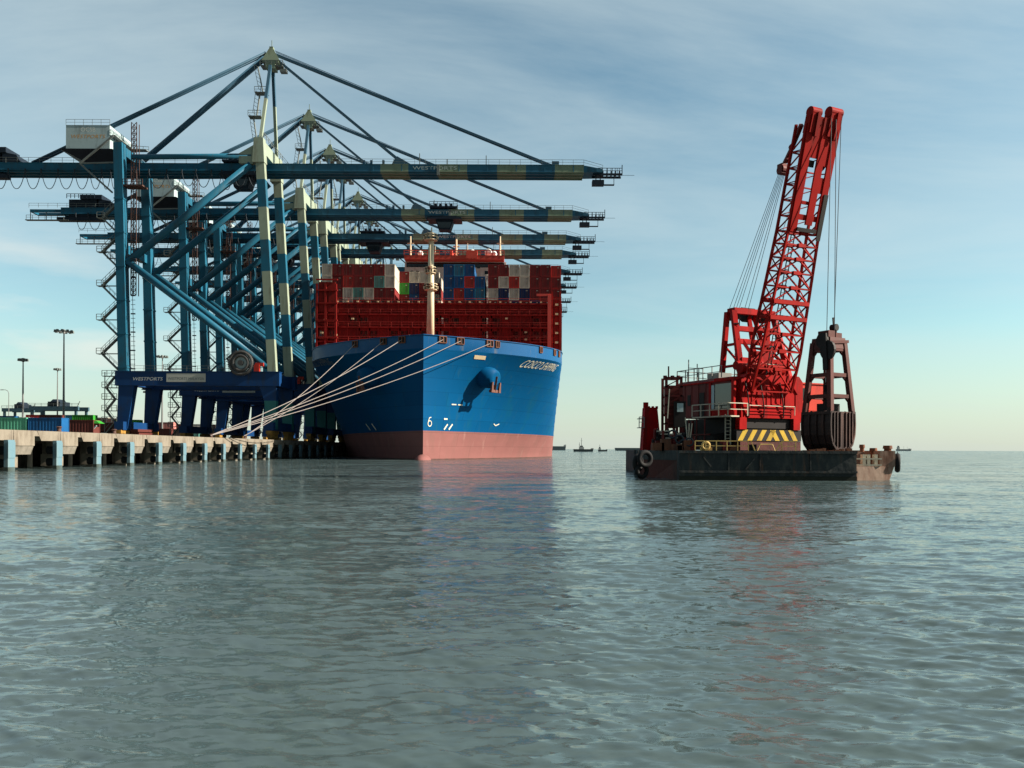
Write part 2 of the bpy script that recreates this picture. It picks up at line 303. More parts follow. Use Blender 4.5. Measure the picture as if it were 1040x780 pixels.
# ------------------------------------------------------------------ water
def build_water():
    rng = np.random.default_rng(5)
    rows = [1.2, 2.2, 3.2, 4.2]
    r = 4.9
    while r < 1600:
        rows.append(r); r += max(.045, r*r/(F*CAM_H)*0.62)
    while r < 45000:
        rows.append(r); r *= 1.10
    rows.append(45000.0)
    rr = np.array(rows)
    front = np.linspace(R(-39), R(39), 760)
    back = np.linspace(R(39), R(321), 90)[1:-1]
    th = np.concatenate([front, back])
    nr, nt_ = len(rr), len(th)
    Rr, T = np.meshgrid(rr, th, indexing='ij')
    X = Rr*np.sin(T); Y = Rr*np.cos(T)
    Z = np.zeros_like(X)
    foot = np.maximum(Rr*Rr/(F*CAM_H), Rr*.0018)
    dense = (np.abs(np.where(T > math.pi, T-2*math.pi, T)) < R(40))
    patch = .80 + .40*np.sin(X*.11+Y*.05+1.0)*np.sin(Y*.07-X*.03+.4) + .22*np.sin(X*.31-Y*.12)
    for i in range(300):
        lam = .11 * (90.0 ** ((i+rng.random())/300))
        ratio = lam/foot
        sel = (ratio > 1.3) & (ratio < 60) & dense
        if not sel.any(): continue
        x, y, rt = X[sel], Y[sel], ratio[sel]
        ang = R(79) + rng.normal(0, .42)
        k = 2*math.pi/lam
        kx, ky = k*math.cos(ang), k*math.sin(ang)
        amp = .0023*lam*(.4+1.2*rng.random())
        amp *= 1.35 if lam < .32 else (.32/lam)**.30*1.1
        if lam > 1.2: amp *= (lam/1.2)**-.5
        ph = rng.random()*6.283
        win = np.clip((rt-1.3)/1.6, 0, 1)*np.clip((60-rt)/35, .0, 1)
        warp = .9*np.sin(x*.9/lam*.35+ph)+.8*np.sin(y*.7/lam*.3+2*ph)
        q = kx*x+ky*y+ph+warp
        Z[sel] += amp*win*(np.sin(q)+.28*np.cos(2*q))*patch[sel]
    Z *= dense
    Z[:4] = 0
    vs = np.stack([X, Y, Z], -1).reshape(-1, 3)
    vs = np.vstack([vs, [[0, 0, 0]]])
    i = np.arange(nr-1)[:, None]; j = np.arange(nt_)[None, :]
    a = i*nt_+j; b = i*nt_+(j+1) % nt_; c = (i+1)*nt_+(j+1) % nt_; d = (i+1)*nt_+j
    quads = np.stack([a, d, c, b], -1).reshape(-1, 4)
    me = bpy.data.meshes.new('water')
    tri = np.stack([np.full(nt_, nr*nt_), np.arange(nt_), (np.arange(nt_)+1) % nt_], -1)
    nq, ntq = len(quads), len(tri)
    me.vertices.add(len(vs)); me.vertices.foreach_set('co', vs.ravel())
    me.loops.add(nq*4+ntq*3); me.loops.foreach_set('vertex_index', np.concatenate([quads.ravel(), tri.ravel()]).astype(np.int32))
    me.polygons.add(nq+ntq)
    st = np.concatenate([np.arange(nq)*4, nq*4+np.arange(ntq)*3]).astype(np.int32)
    me.polygons.foreach_set('loop_start', st)
    me.polygons.foreach_set('use_smooth', np.ones(nq+ntq, dtype=bool))
    me.update(calc_edges=True); me.validate()
    m = bpy.data.materials.new('estuary_water'); m.use_nodes = True
    n = m.node_tree; bs = n.nodes['Principled BSDF']; N, L = n.nodes.new, n.links.new
    bs.inputs['Base Color'].default_value = (.050, .074, .076, 1)
    bs.inputs['Roughness'].default_value = .09
    bs.inputs['IOR'].default_value = 1.33
    bs.inputs['Specular IOR Level'].default_value = .5
    tc = N('ShaderNodeTexCoord'); ge = N('ShaderNodeNewGeometry')
    acc = ge.outputs['Normal']
    # waves too small for the mesh far out live in the shading normal instead
    ln_ = N('ShaderNodeVectorMath'); ln_.operation = 'LENGTH'; L(tc.outputs['Object'], ln_.inputs[0])
    lod = N('ShaderNodeMapRange'); L(ln_.outputs['Value'], lod.inputs[0]); lod.inputs[1].default_value = 12; lod.inputs[2].default_value = 110; lod.inputs[3].default_value = 1.0; lod.inputs[4].default_value = 3.2
    # calm and wind-ruffled patches
    mpw = N('ShaderNodeMapping'); L(tc.outputs['Object'], mpw.inputs[0]); mpw.inputs['Scale'].default_value = (.05, .11, 1); mpw.inputs['Rotation'].default_value = (0, 0, R(12))
    wnd = N('ShaderNodeTexNoise'); L(mpw.outputs[0], wnd.inputs['Vector']); wnd.inputs['Scale'].default_value = 1.0; wnd.inputs['Detail'].default_value = 3; wnd.inputs['Distortion'].default_value = .8
    wr = N('ShaderNodeMapRange'); L(wnd.outputs['Fac'], wr.inputs[0]); wr.inputs[1].default_value = .36; wr.inputs[2].default_value = .64; wr.inputs[3].default_value = .45; wr.inputs[4].default_value = 1.35
    lw = N('ShaderNodeMath'); lw.operation = 'MULTIPLY'; L(lod.outputs[0], lw.inputs[0]); L(wr.outputs[0], lw.inputs[1])
    for sc_, det, kx_, ky_ in ((.20, 3, .10, .26), (1.3, 4, .20, .46), (6.5, 4, .42, .90)):
        mp = N('ShaderNodeMapping'); L(tc.outputs['Object'], mp.inputs[0]); mp.inputs['Scale'].default_value = (.5, 1.3, 1); mp.inputs['Rotation'].default_value = (0, 0, R(8))
        z = N('ShaderNodeTexNoise'); L(mp.outputs[0], z.inputs['Vector']); z.inputs['Scale'].default_value = sc_; z.inputs['Detail'].default_value = det; z.inputs['Roughness'].default_value = .55
        sb1 = N('ShaderNodeVectorMath'); sb1.operation = 'SUBTRACT'; L(z.outputs['Color'], sb1.inputs[0]); sb1.inputs[1].default_value = (.5, .5, .5)
        ml = N('ShaderNodeVectorMath'); ml.operation = 'MULTIPLY'; L(sb1.outputs[0], ml.inputs[0]); ml.inputs[1].default_value = (kx_, ky_, 0)
        sl_ = N('ShaderNodeVectorMath'); sl_.operation = 'SCALE'; L(ml.outputs[0], sl_.inputs[0]); L(lw.outputs[0], sl_.inputs['Scale'])
        ad = N('ShaderNodeVectorMath'); ad.operation = 'ADD'; L(acc, ad.inputs[0]); L(sl_.outputs[0], ad.inputs[1]); acc = ad.outputs[0]
    no = N('ShaderNodeVectorMath'); no.operation = 'NORMALIZE'; L(acc, no.inputs[0]); L(no.outputs[0], bs.inputs['Normal'])
    me.materials.append(m)
    o = bpy.data.objects.new('water', me); col.objects.link(o)
    tag(o, 'grey green rippled estuary water in front of the port', 'water', kind='structure')
build_water()

# ------------------------------------------------------------------ quay ground
QX, QZ = -47.0, 3.8
g = MB(); g.box(-2500, QX-16.5, 40, 2600, -4, QZ-.004)
tag(g.build('quay_ground', M['asphalt']), 'brown asphalt yard behind the wharf', 'ground', kind='structure')
g = MB(); g.hexa([(QX-16.3,40,-3),(QX-7,40,-3),(QX-7,2600,-3),(QX-16.3,2600,-3)], [(QX-16.3,40,2.6),(QX-15.8,40,2.6),(QX-15.8,2600,2.6),(QX-16.3,2600,2.6)])  # slope added to block light behind the wharf piles
tag(g.build('light_block_slope', M['rubble']), 'dark rock slope added under the wharf deck to block light', 'slope', kind='structure')

wharf = thing('wharf', (QX, 40, 0), 'long weathered concrete wharf on square piles with a notched lit face', 'wharf')
WO = (QX, 40, 0)
b = MB(off=WO); b.box(QX-16.45, QX-.35, 40, 700, QZ-.55, QZ); b.box(QX-.34, QX-.04, 40, 700, QZ-.5, QZ+.03)
b.build('deck_slab', M['concrete'], wharf)
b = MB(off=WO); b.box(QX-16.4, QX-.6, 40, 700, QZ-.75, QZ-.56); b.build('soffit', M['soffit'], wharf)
PITCH = 7.73
def piles_at(k): return 73.0 + PITCH*k
deep0 = pier0 = None
first = True
fend = None
parts = {}
for k in range(-4, 26):
    y = piles_at(k)
    def put(name, fn, mt):
        if name not in parts:
            bb = MB(); fn(bb); o = bb.build(name, mt, wharf); parts[name] = o
        else:
            o = parts[name].copy(); col.objects.link(o); o.parent = wharf
        o.location = (0, y-40, 0)
    def deep(bb):
        bb.box(-1.5, 0, 1.3, 4.55, 2.35, QZ+.035)
        bb.hexa([(-1.5,1.35,1.5),(-.35,1.35,1.5),(-.35,4.5,1.5),(-1.5,4.5,1.5)], [(-1.5,1.35,2.35),(-.06,1.35,2.35),(-.06,4.5,2.35),(-1.5,4.5,2.35)], 1)
    def shallow(bb):
        bb.hexa([(-1.2,-2.05,2.85),(-.03,-2.05,2.85),(-.03,1.26,2.85),(-1.2,1.26,2.85)], [(-1.2,-2.75,QZ+.035),(-.0,-2.75,QZ+.035),(0,1.26,QZ+.035),(-1.2,1.26,QZ+.035)])
    def pier(bb):
        bb.box(-2.2, -.75, 1.5, 3.1, .25, 1.5); bb.box(-1.9, -.95, 1.7, 2.9, -3, .25, 1)
    def pile(bb): bb.box(-5.65, -4.75, -.2, .7, -3.5, QZ-.74)
    put('deep_fascia_block', deep, [M['concrete'], M['concrete_dark']])
    put('shallow_fascia_block', shallow, M['concrete'])
    put('pier_block', pier, [M['concrete'], M['concrete_dark']])
    put('pile', pile, M['concrete_dark'])
    pl_ = parts['pile'].copy(); col.objects.link(pl_); pl_.parent = wharf; pl_.location = (0, y-40+3.6, 0)
    pl_ = parts['pile'].copy(); col.objects.link(pl_); pl_.parent = wharf; pl_.location = (-4.4, y-40+1.5, 0)
for k in range(-3, 18):
    y = piles_at(k)
    if fend is None:
        fend = thing('fender', (QX+.35, y, 0), '', 'fender', 'pale blue fender panels along the wharf')
        b = MB(); b.box(-.12, .26, -.50, .50, -1.2, 2.88); b.box(.261, .30, -.53, .53, 1.2, 2.7); b.box(-.14, .28, -.52, .52, -1.2, .35, 1); b.build('panel', [M['fender_blue'], M['fender_tide']], fend)
        b = MB(); b.tube((-.9,0,1.9),(-.12,0,1.9),.42,.36,12); b.tube((-.9,0,.7),(-.12,0,.7),.42,.36,12); b.build('rubber_cone', M['rubber'], fend)
        f = fend
    else:
        f = copy_tree(fend); f.location = (QX+.35, y, 0)
    nm = ['nearest', 'second', 'third', 'fourth', 'fifth', 'sixth', 'seventh', 'eighth', 'ninth', 'tenth', 'eleventh', 'twelfth']
    if 0 <= k < 12: f['label'] = 'pale blue upright fender panel on the wharf, %s from the photo\'s left edge' % (nm[k] if k else 'first')
    elif k < 0: f['label'] = 'pale blue upright fender panel beyond the left edge of the photo'
    else: f['label'] = 'pale blue fender panel in the shade beside the container ship'
# wharf edge clutter: bollards
bol = None
def bollard(px, Y, lab):
    global bol
    p = at(px, 440, Y); x = QX-1.0
    if bol is None:
        b = MB(); b.tube((0,0,0),(0,0,.38),.24,.18,12); b.tube((0,0,.38),(0,0,.55),.18,.30,12); b.tube((0,0,.55),(0,0,.62),.30,.2,12); b.box(-.5,.5,-.5,.5,-.02,.06)
        bol = b.build('bollard', M['crane_rust'], smooth=False); o = bol
    else:
        o = bol.copy(); col.objects.link(o)
    o.location = (x, Y, QZ); tag(o, lab, 'bollard', 'mooring bollards on the wharf edge')
    return Vector((x, Y, QZ+.45))
YA = 48.0*F/(520-214.5); YB = 48.0*F/(520-248.5)
BA = bollard(214, YA, 'rusty bollard on the wharf edge holding the lower bundle of mooring ropes')
BB = bollard(248, YB, 'rusty bollard on the wharf edge holding the right pair of mooring ropes')
for px in (60, 116): bollard(px, 48.0*F/(520-px), 'rusty bollard with no rope on the wharf edge, %s' % ('nearer the camera' if px == 60 else 'beside the first crane'))

# ------------------------------------------------------------------ ship-to-shore cranes
RAILX, CY0 = -49.5, 170.0
def Lc(px, py, dy):
    p = at(px, py, CY0+dy)
    return Vector((p.x-RAILX, dy, p.z-QZ))
HS = 6.0
def bandbar(mb, p, q, w, h, cuts, first=0):
    """box column from p to q; paint changes at each fraction in cuts"""
    p, q = Vector(p), Vector(q); fr = [0]+list(cuts)+[1]; c = first
    for a, b_ in zip(fr[:-1], fr[1:]):
        mb.bar(p.lerp(q, a), p.lerp(q, b_), w, h, c, up=(0,1,0)); c = 1-c
def make_crane():
    root = thing('ship_to_shore_crane', (RAILX, CY0, QZ), '', 'gantry crane', 'ship to shore gantry cranes along the wharf')
    BL, DP, PL, ST, DK = M['crane_blue'], M['crane_deep'], M['crane_pale'], M['crane_steel'], M['crane_dark']
    s_top, s_bot = Lc(264, 150, -HS), Lc(277, 380, -HS)
    l_top, l_bot = Lc(121.5, 146, -HS), Lc(126.5, 380, -HS)
    zb1, zb0 = Lc(200, 378, -HS).z, Lc(200, 391.5, -HS).z      # portal beam top and underside
    s_bot.z = l_bot.z = zb1-.02
    def fy(p, s): return Vector((p.x, s*HS, p.z))
    # seaside and landside legs above the portal
    zc = [Lc(270, y, -HS).z for y in (183, 211, 244, 276, 310, 345)]
    cuts = [(s_top.z-z)/(s_top.z-s_bot.z) for z in zc]
    for s in (-1, 1):
        b = MB(); bandbar(b, fy(s_top, s), fy(s_bot, s), 1.75, 1.35, cuts, 1); b.build('seaside_leg', [BL, PL], root)
    for s in (-1, 1):
        b = MB(); b.bar(fy(l_top, s), fy(l_bot, s), 1.8, 1.9, up=(0,1,0))
        for z in (15, 22, 29, 36, 43, 50):
            t = (l_top.z-z)/(l_top.z-l_bot.z); p = fy(l_top, s).lerp(fy(l_bot, s), t); b.box(p.x-1.0, p.x+1.0, p.y-1.03, p.y+1.03, p.z-.15, p.z+.15)
        b.build('landside_leg', BL, root)
    # portal beams and lower portal legs
    for s in (-1, 1):
        b = MB(); b.box(l_bot.x-1.6, s_bot.x+1.6, s*HS-.85, s*HS+.85, zb0, zb1); b.box(l_bot.x-1.7, s_bot.x+1.7, s*HS-1.0, s*HS+1.0, zb1, zb1+.12)
        b.box(l_bot.x-1.7, s_bot.x+1.7, s*HS-1.0, s*HS+1.0, zb0-.12, zb0)
        pb = b.build('portal_beam', DP, root)
        b = MB(); b.rail([(l_bot.x, s*HS-.9, zb1+.12), (s_bot.x-2, s*HS-.9, zb1+.12)], 1.1, .03, 2.2); b.build('railing', ST, pb)
        if s == -1:
            b = MB(); b.box(-22.1, -14.0, -HS-.95, -HS-.90, zb0+.65, zb1-.35); sp = b.build('sign_plate', M['sign_plate'], pb)
            vs, fs = text_mesh("WESTPORTS MALAYSIA", .82); b = MB(); wd = max(v[0] for v in vs)
            b.add([(-21.8+v[0]*7.5/wd, -HS-.954, zb0+1.05+v[1]) for v in vs], fs); b.build('sign_lettering', M['sign_ink'], pb)
            vs, fs = text_mesh('WESTPORTS', .95, .2); b = MB(); wd = max(v[0] for v in vs)
            b.add([(-29.2+v[0]*6.3/wd, -HS-.854, zb0+.95+v[1]) for v in vs], fs); b.build('white_lettering', M['white'], pb)
    zs0, zs1 = 2.3, 4.3
    for s in (-1, 1):
        b = MB(); a0, a1 = l_bot.x-.9, l_bot.x+1.0; c0, c1 = l_bot.x-1.2, l_bot.x+1.0
        b.hexa([(c0,s*HS-.8,zs0),(c1,s*HS-.8,zs0),(c1,s*HS+.8,zs0),(c0,s*HS+.8,zs0)], [(a0,s*HS-.8,zb0-.13),(a1+1.4,s*HS-.8,zb0-.13),(a1+1.4,s*HS+.8,zb0-.13),(a0,s*HS+.8,zb0-.13)])
        b.build('landside_portal_leg', DP, root)
        b = MB(); xs = s_bot.x
        b.hexa([(xs-1.1,s*HS-.8,zs0),(xs+.9,s*HS-.8,zs0),(xs+.9,s*HS+.8,zs0),(xs-1.1,s*HS+.8,zs0)], [(xs-1.5,s*HS-.8,8.2),(xs+.95,s*HS-.8,8.2),(xs+.95,s*HS+.8,8.2),(xs-1.5,s*HS+.8,8.2)], 1)
        b.hexa([(xs-1.5,s*HS-.8,8.2),(xs+.95,s*HS-.8,8.2),(xs+.95,s*HS+.8,8.2),(xs-1.5,s*HS+.8,8.2)], [(xs-2.6,s*HS-.8,zb0-.13),(xs+1.0,s*HS-.8,zb0-.13),(xs+1.0,s*HS+.8,zb0-.13),(xs-2.6,s*HS+.8,zb0-.13)], 0)
        b.build('seaside_portal_leg', [DP, M['crane_teal']], root)
    for x in (l_bot.x, s_bot.x):
        b = MB(); b.box(x-1.0, x+.85, -HS-2.2, HS+2.2, zs0-.3, zs1-.6); b.box(x-.8, x+.8, -HS+.87, HS-.87, zb0+.1, zb1-.2)
        b.build('sill_beam', DP, root)
        for s in (-1, 1):
            b = MB(); y = s*HS
            b.box(x-.6, x+.6, y-2.6, y+2.6, 1.25, 1.95); b.box(x-.35, x+.35, y-.5, y+.5, 1.9, 2.1)
            for q in (-1.9, -.65, .65, 1.9):
                b.tube((x-.28, y+q, .42), (x+.28, y+q, .42), .42, n=12); b.box(x-.5, x+.5, y+q-.35, y+q+.35, .5, 1.27)
            b.build('bogie', M['crane_amber'], root)
    # pipes in both planes
    lmid = Lc(130, 266, -HS); 
    for s in (-1, 1):
        b = MB(); top = fy(Lc(255, 167, -HS), s); mid = fy(lmid, s)
        b.tube(top, mid, .75, n=12); b.build('upper_brace', BL, root, True)
        b = MB(); low = fy(Lc(272, 372, -HS), s); b.tube(mid, low, .75, n=12); b.build('lower_brace', BL, root, True)
        b = MB(); b.tube(fy(Lc(134, 159.5, -HS), s), fy(Lc(256, 158.5, -HS), s), .55, n=10); b.build('tie_pipe', BL, root, True)
    # cross beams between the planes
    b = MB()
    for z in (l_top.z-1.2, 40.2): b.box(l_top.x-.7, l_top.x+.7, -HS+.95, HS-.95, z-.9, z+.9)
    b.build('landside_cross_frame', BL, root)
    # seaside tower head
    z0, z1 = Lc(264, 166, -HS).z, Lc(264, 141, -HS).z
    b = MB(); xh = s_top.x
    for s in (-1, 1):
        b.hexa([(xh-1.3,s*HS-1.0,z0),(xh+1.2,s*HS-1.0,z0),(xh+1.2,s*HS+1.0,z0),(xh-1.3,s*HS+1.0,z0)], [(xh-1.0,s*HS-.9,z1),(xh+.9,s*HS-.9,z1),(xh+.9,s*HS+.9,z1),(xh-1.0,s*HS+.9,z1)])
    b.box(xh-.9, xh+.8, -HS+1.0, HS-1.0, z1-2.8, z1-.3); b.hexa([(xh-4.2,-HS-.5,z1-5.2),(xh-1.3,-HS-.5,z1-5.4),(xh-1.3,-HS+.5,z1-5.4),(xh-4.2,-HS+.5,z1-5.2)], [(xh-4.2,-HS-.5,z1-3.2),(xh-1.1,-HS-.5,z1-1.4),(xh-1.1,-HS+.5,z1-1.4),(xh-4.2,-HS+.5,z1-3.2)])
    th = b.build('tower_head', PL, root)
    b = MB(); b.rail([(xh+1.0,-HS-.6,z1),(xh+1.0,HS+.6,z1),(xh+3.2,HS+.6,z1-2.6)], 1.1, .04, 1.5); b.build('railing', ST, th)
    # mast above the seaside tower and apex head
    apex = Lc(270, 50, 0); apex.x = xh+.55
    for s in (-1, 1):
        b = MB(); bandbar(b, Vector((xh, s*HS*.96, z1-.3)), Vector((apex.x, s*.9, apex.z-4.0)), .62, .62, (.55,) if s < 0 else (.6,), 1); b.build('mast_leg', [M['stay_blue'], PL], root)
    b = MB(); ax, az = apex.x, apex.z
    b.hexa([(ax-2.0,-1.0,az-2.9),(ax+2.0,-1.0,az-2.9),(ax+2.0,1.0,az-2.9),(ax-2.0,1.0,az-2.9)], [(ax-.35,-.6,az),(ax+.35,-.6,az),(ax+.35,.6,az),(ax-.35,.6,az)])
    b.box(ax-1.7, ax+1.7, -1.1, 1.1, az-3.2, az-2.92); b.box(ax-1.0, ax+1.0, -1.1, 1.1, az-4.6, az-3.2)
    b.bar((ax,0,az), (ax,0,az+1.9), .12); b.box(ax-.4, ax+.4, -.5, .5, az, az+.35)
    hd = b.build('apex_head', M['boom_olive'], root)
    b = MB(); b.box(ax-2.2, ax+2.6, -1.1, 1.1, az-4.0, az-3.9); b.rail([(ax-2.2,-1.1,az-3.9),(ax+2.6,-1.1,az-3.9),(ax+2.6,1.1,az-3.9)], 1.0, .045, 1.2); b.box(ax+1.9, ax+3.3, -.6, .6, az-5.1, az-4.5); b.bar((ax+2.4,0,az-4.5),(ax+2.4,0,az-3.9),.2)
    b.build('service_platform', ST, hd)
    # stair up the mast
    b = MB(); pts = [(243,190),(259,148),(254,128),(257,103),(264,88),(260,66)]
    pp = [Lc(x, y, -1.5) for x, y in ((261,143),(257.5,119),(261,117),(264,95),(267,93),(262,68))]
    for a_, c_ in ((0,1),(2,3),(4,5)):
        b.bar(pp[a_], pp[c_], .18, .5); b.bar(pp[a_]+Vector((-.9,0,.6)), pp[c_]+Vector((-.9,0,.6)), .08)
        n = 6
        for i in range(n+1):
            q = pp[a_].lerp(pp[c_], i/n); b.bar(q, q+Vector((-.9,0,.6)), .06)
    for a_, c_ in ((1,2),(3,4)):
        b.box(pp[a_].x-.9, pp[c_].x+1.1, -2.4, -.6, pp[a_].z-.1, pp[a_].z); b.rail([(pp[a_].x-.9,-2.4,pp[a_].z),(pp[c_].x+1.1,-2.4,pp[a_].z)], 1.1, .04, 1)
    b.build('mast_stair', ST, root)
    # girder and boom: twin box girders, banded along the boom
    gz1, gz0 = Lc(300, 166.6, -2.1).z, Lc(300, 173.6, -2.1).z
    xa, xhinge = -73.0, xh+3.5
    xb = [Lc(x, 172, 0).x for x in (388, 416, 445, 475, 505, 534, 563, 592)]
    xtip = Lc(611, 172, 0).x
    GY = 1.5
    def girder(mb, x0, x1, m):
        mb.box(x0, x1, -2.1, 2.1, gz0, gz1, m); mb.box(x0, x1, -2.32, 2.32, gz0-.12, gz0, m); mb.box(x0, x1, -2.2, 2.2, gz1, gz1+.08, m)
        for y in (-1.9, -.25, 1.6): mb.box(x0, x1, y, y+.3, gz0-.42, gz0-.12, m)
    b = MB(); girder(b, xa+8, xhinge, 0)
    b.box(xa, xa+9, -GY-.3, -GY+.3, gz0+.5, gz1-.3); b.box(xa, xa+9, GY-.3, GY+.3, gz0+.5, gz1-.3); b.box(xa, xa+.5, -GY+.31, GY-.31, gz0+.5, gz1-.3)
    gd = b.build('main_girder', M['crane_blue'], root)
    b = MB(); b.rail([(xa,-GY-.7,gz1+.02),(xhinge-6,-GY-.7,gz1+.02)], 1.1, .03, 2.4); b.rail([(xa-.5,-GY-1,gz0-1.6),(xa+9,-GY-1,gz0-1.6)], 1.1, .04, 1.5); b.box(xa-.8, xa+10, -GY-1, -GY, gz0-1.75, gz0-1.6)
    for x in (xa, xa+4, xa+9): b.bar((x,-GY,gz0-1.6),(x,-GY,gz0+1),.14)
    b.build('railing', ST, gd)
    b = MB(); xs = [xhinge]+xb; c = 0
    for i, (p, q) in enumerate(zip(xs[:-1], xs[1:])): girder(b, p, q, i % 2)
    b.hexa([(xb[-1],-2.1,gz0),(xtip,-2.1,gz0+.1),(xtip,2.1,gz0+.1),(xb[-1],2.1,gz0)], [(xb[-1],-2.1,gz1),(xtip,-2.1,gz1-.75),(xtip,2.1,gz1-.75),(xb[-1],2.1,gz1)], 0)
    x = xhinge+1
    while x < xb[-1]-1: b.box(x, x+.18, -2.16, -2.1, gz0, gz1, 0); x += 6.1
    bm = b.build('boom', [M['boom_blue'], M['boom_olive']], root)
    b = MB(); b.rail([(xhinge+8,-GY-.7,gz1+.02),(xb[-1],-GY-.7,gz1+.02),(xtip,-GY-.7,gz1-1.1)], 1.1, .03, 2.2); b.rail([(xhinge+8,GY+.7,gz1+.02),(xb[-1],GY+.7,gz1+.02)], 1.1, .03, 2.2)
    for px_, hh in ((427,2.6),(494,2.2),(455,1.4)):
        p = Lc(px_, 167, 0); b.bar((p.x,-GY,gz1),(p.x,-GY,gz1+hh),.16)
    p = Lc(446,182,0); b.box(p.x-.3, p.x+.3, -GY-.9, -GY-.5, gz0-.8, gz0+1.4)
    b.build('railing', ST, bm)
    vs, fs = text_mesh('WESTPORTS', 1.15); b = MB(); x0 = Lc(418.5, 170, -3).x; x1 = Lc(463.5, 170, -3).x; wd = max(v[0] for v in vs)
    b.add([(x0+v[0]*(x1-x0)/wd, -GY-.606, gz0+.42+v[1]*.9) for v in vs], fs); b.build('boom_lettering', M['letter_white'], bm)
    # nose gear: end platform with sheaves and hanging basket
    b = MB(); xe = Lc(631, 180, 0).x
    b.box(xtip-2.0, xe, -1.3, -.9, gz0-.3, gz0+.1); b.box(xtip-2.0, xe, .6, 1.0, gz0-.3, gz0+.1); b.box(xtip-1.4, xtip, -.9, .6, gz0-.3, gz0+.5)
    for i in range(5):
        x = xtip+.1+i*(xe-xtip-.7)/4; b.box(x, x+.25, -.89, .59, gz0-.25, gz0+.05); b.tube((x,-.6,gz0+.45),(x+.22,-.6,gz0+.45),.42,n=10); b.bar((x,-1.2,gz0+.1),(x,-1.2,gz0+1.25),.1)
    b.bar((xe,-1.2,gz0-.3),(xe,-1.2,gz0+1.9),.16); b.rail([(xtip-1,-1.25,gz0+.1),(xe,-1.25,gz0+.1)], 1.1, .05, 1)
    xq0, xq1 = Lc(602, 185, -2).x, Lc(614, 185, -2).x; zq1, zq0 = Lc(602, 182.5, -1.2).z, Lc(602, 187.5, -1.2).z
    b.box(xq0, xq1, -1.2, .2, zq0, zq1); b.box(xq1, xq1+2.2, -1.2, -.4, zq0, zq0+.1); b.bar((xq1+2.1,-1.15,zq0-.1),(xq1+2.1,-1.15,gz0),.12); b.bar((xq0+.8,-.8,zq1-.2),(xq0+.8,-.8,gz0+.2),.2); b.bar((xq1-.8,-.8,zq1-.2),(xq1-.8,-.8,gz0+.2),.2)
    b.bar((xe,0,gz0+.1),(xe+2.8,0,gz0+.1),.06)
    b.build('nose_platform', DK, root)
    # stays
    sb = M['stay_blue']
    pO, pI = Lc(563, 166, 0), Lc(413, 166, 0)
    b = MB()
    for s in (-1, 1): b.bar((ax+.8,s*.30,az-1.2),(pO.x,s*.45,gz1+.3),.26,.42); b.bar((ax+.8,s*.3,az-.5),(pO.x-2.5,s*.3,gz1+1.2),.10)
    b.box(pO.x-.6, pO.x+.9, -GY-.5, GY+.5, gz1, gz1+.9)
    b.build('outer_forestay', sb, root)
    b = MB()
    for s in (-1, 1): b.bar((ax+.8,s*.25,az-2.0),(pI.x,s*.4,gz1+.3),.34,.42)
    b.hexa([(pI.x-3,-GY-.3,gz1),(pI.x+1.5,-GY-.3,gz1),(pI.x+1.5,GY+.3,gz1),(pI.x-3,GY+.3,gz1)], [(pI.x-2.6,-GY-.3,gz1+.9),(pI.x-1.8,-GY-.3,gz1+1.9),(pI.x-1.8,GY+.3,gz1+1.9),(pI.x-2.6,GY+.3,gz1+.9)])
    for q in (0, 2.6, 4.2): b.bar((pI.x-5-q,0,gz1),(pI.x-5-q,0,gz1+1.6),.5)
    b.build('inner_forestay', sb, root)
    b = MB()
    b.tube((ax-1.2,0,az-1.6), Lc(146, 163, 0), .60, n=10)
    b.build('backstay_strut', M['stay_blue'], root, True)
    b = MB()
    for s in (-1, 1): b.tube((ax-1.2,s*.35,az-.9), Lc(34, 166, 0)+Vector((0,s*.5,0)), .27, n=8)
    b.build('backstay', sb, root, True)
    # machinery house
    hx0, hx1 = Lc(67.5, 140, -4).x, Lc(112, 140, -4).x
    hz1, hz0 = Lc(90, 127.5, -4).z, Lc(90, 151.5, -4).z
    b = MB(); b.box(hx0, hx1, -4.2, 5.2, hz0, hz1)
    b.hexa([(hx0-.05,-4.25,hz1),(hx1+.05,-4.25,hz1),(hx1+.05,5.25,hz1),(hx0-.05,5.25,hz1)], [(hx0+4,-.2,hz1+.45),(hx1-4,-.2,hz1+.45),(hx1-4,1.2,hz1+.45),(hx0+4,1.2,hz1+.45)])
    mh = b.build('machinery_house', M['house_grey'], root)
    b = MB(); b.hexa([(hx0+3.4,-2.2,gz1),(hx1+4,-2.2,gz1),(hx1+4,3.2,gz1),(hx0+3.4,3.2,gz1)], [(hx0-1.4,-4.4,hz0-.02),(hx1+.6,-4.4,hz0-.02),(hx1+.6,5.4,hz0-.02),(hx0-1.4,5.4,hz0-.02)]); b.build('house_cradle', DK, mh)
    b = MB(); b.rail([(hx0,-4.2,hz1),(hx1,-4.2,hz1)], 1.2, .03, 1.6); b.rail([(hx1+.2,-4.2,hz1-2),(hx1+.2,5,hz1-2),(l_top.x+1,5,hz1-2.2)], 1.2, .04, 1.2); b.box(hx1, l_top.x+1, 3.6, 5, hz1-2.2, hz1-2.05); b.box(hx1, hx1+1.2, -4.2, 3.6, hz1-2.2, hz1-2.05)
    b.bar((hx1-6,-4.7,gz1-1),(hx1+1,-4.7,hz1-2.4),.32); b.bar((hx1-6,-4.7,gz1-1),(hx1+1.5,-6,gz1-7.5),.32); b.bar((hx1-6,-4.7,gz1-1),(l_top.x,-6,gz1-1.2),.25)
    b.build('access_platform', ST, mh)
    vs, fs = text_mesh('OCSB', 1.25); b = MB(); wd = max(v[0] for v in vs)
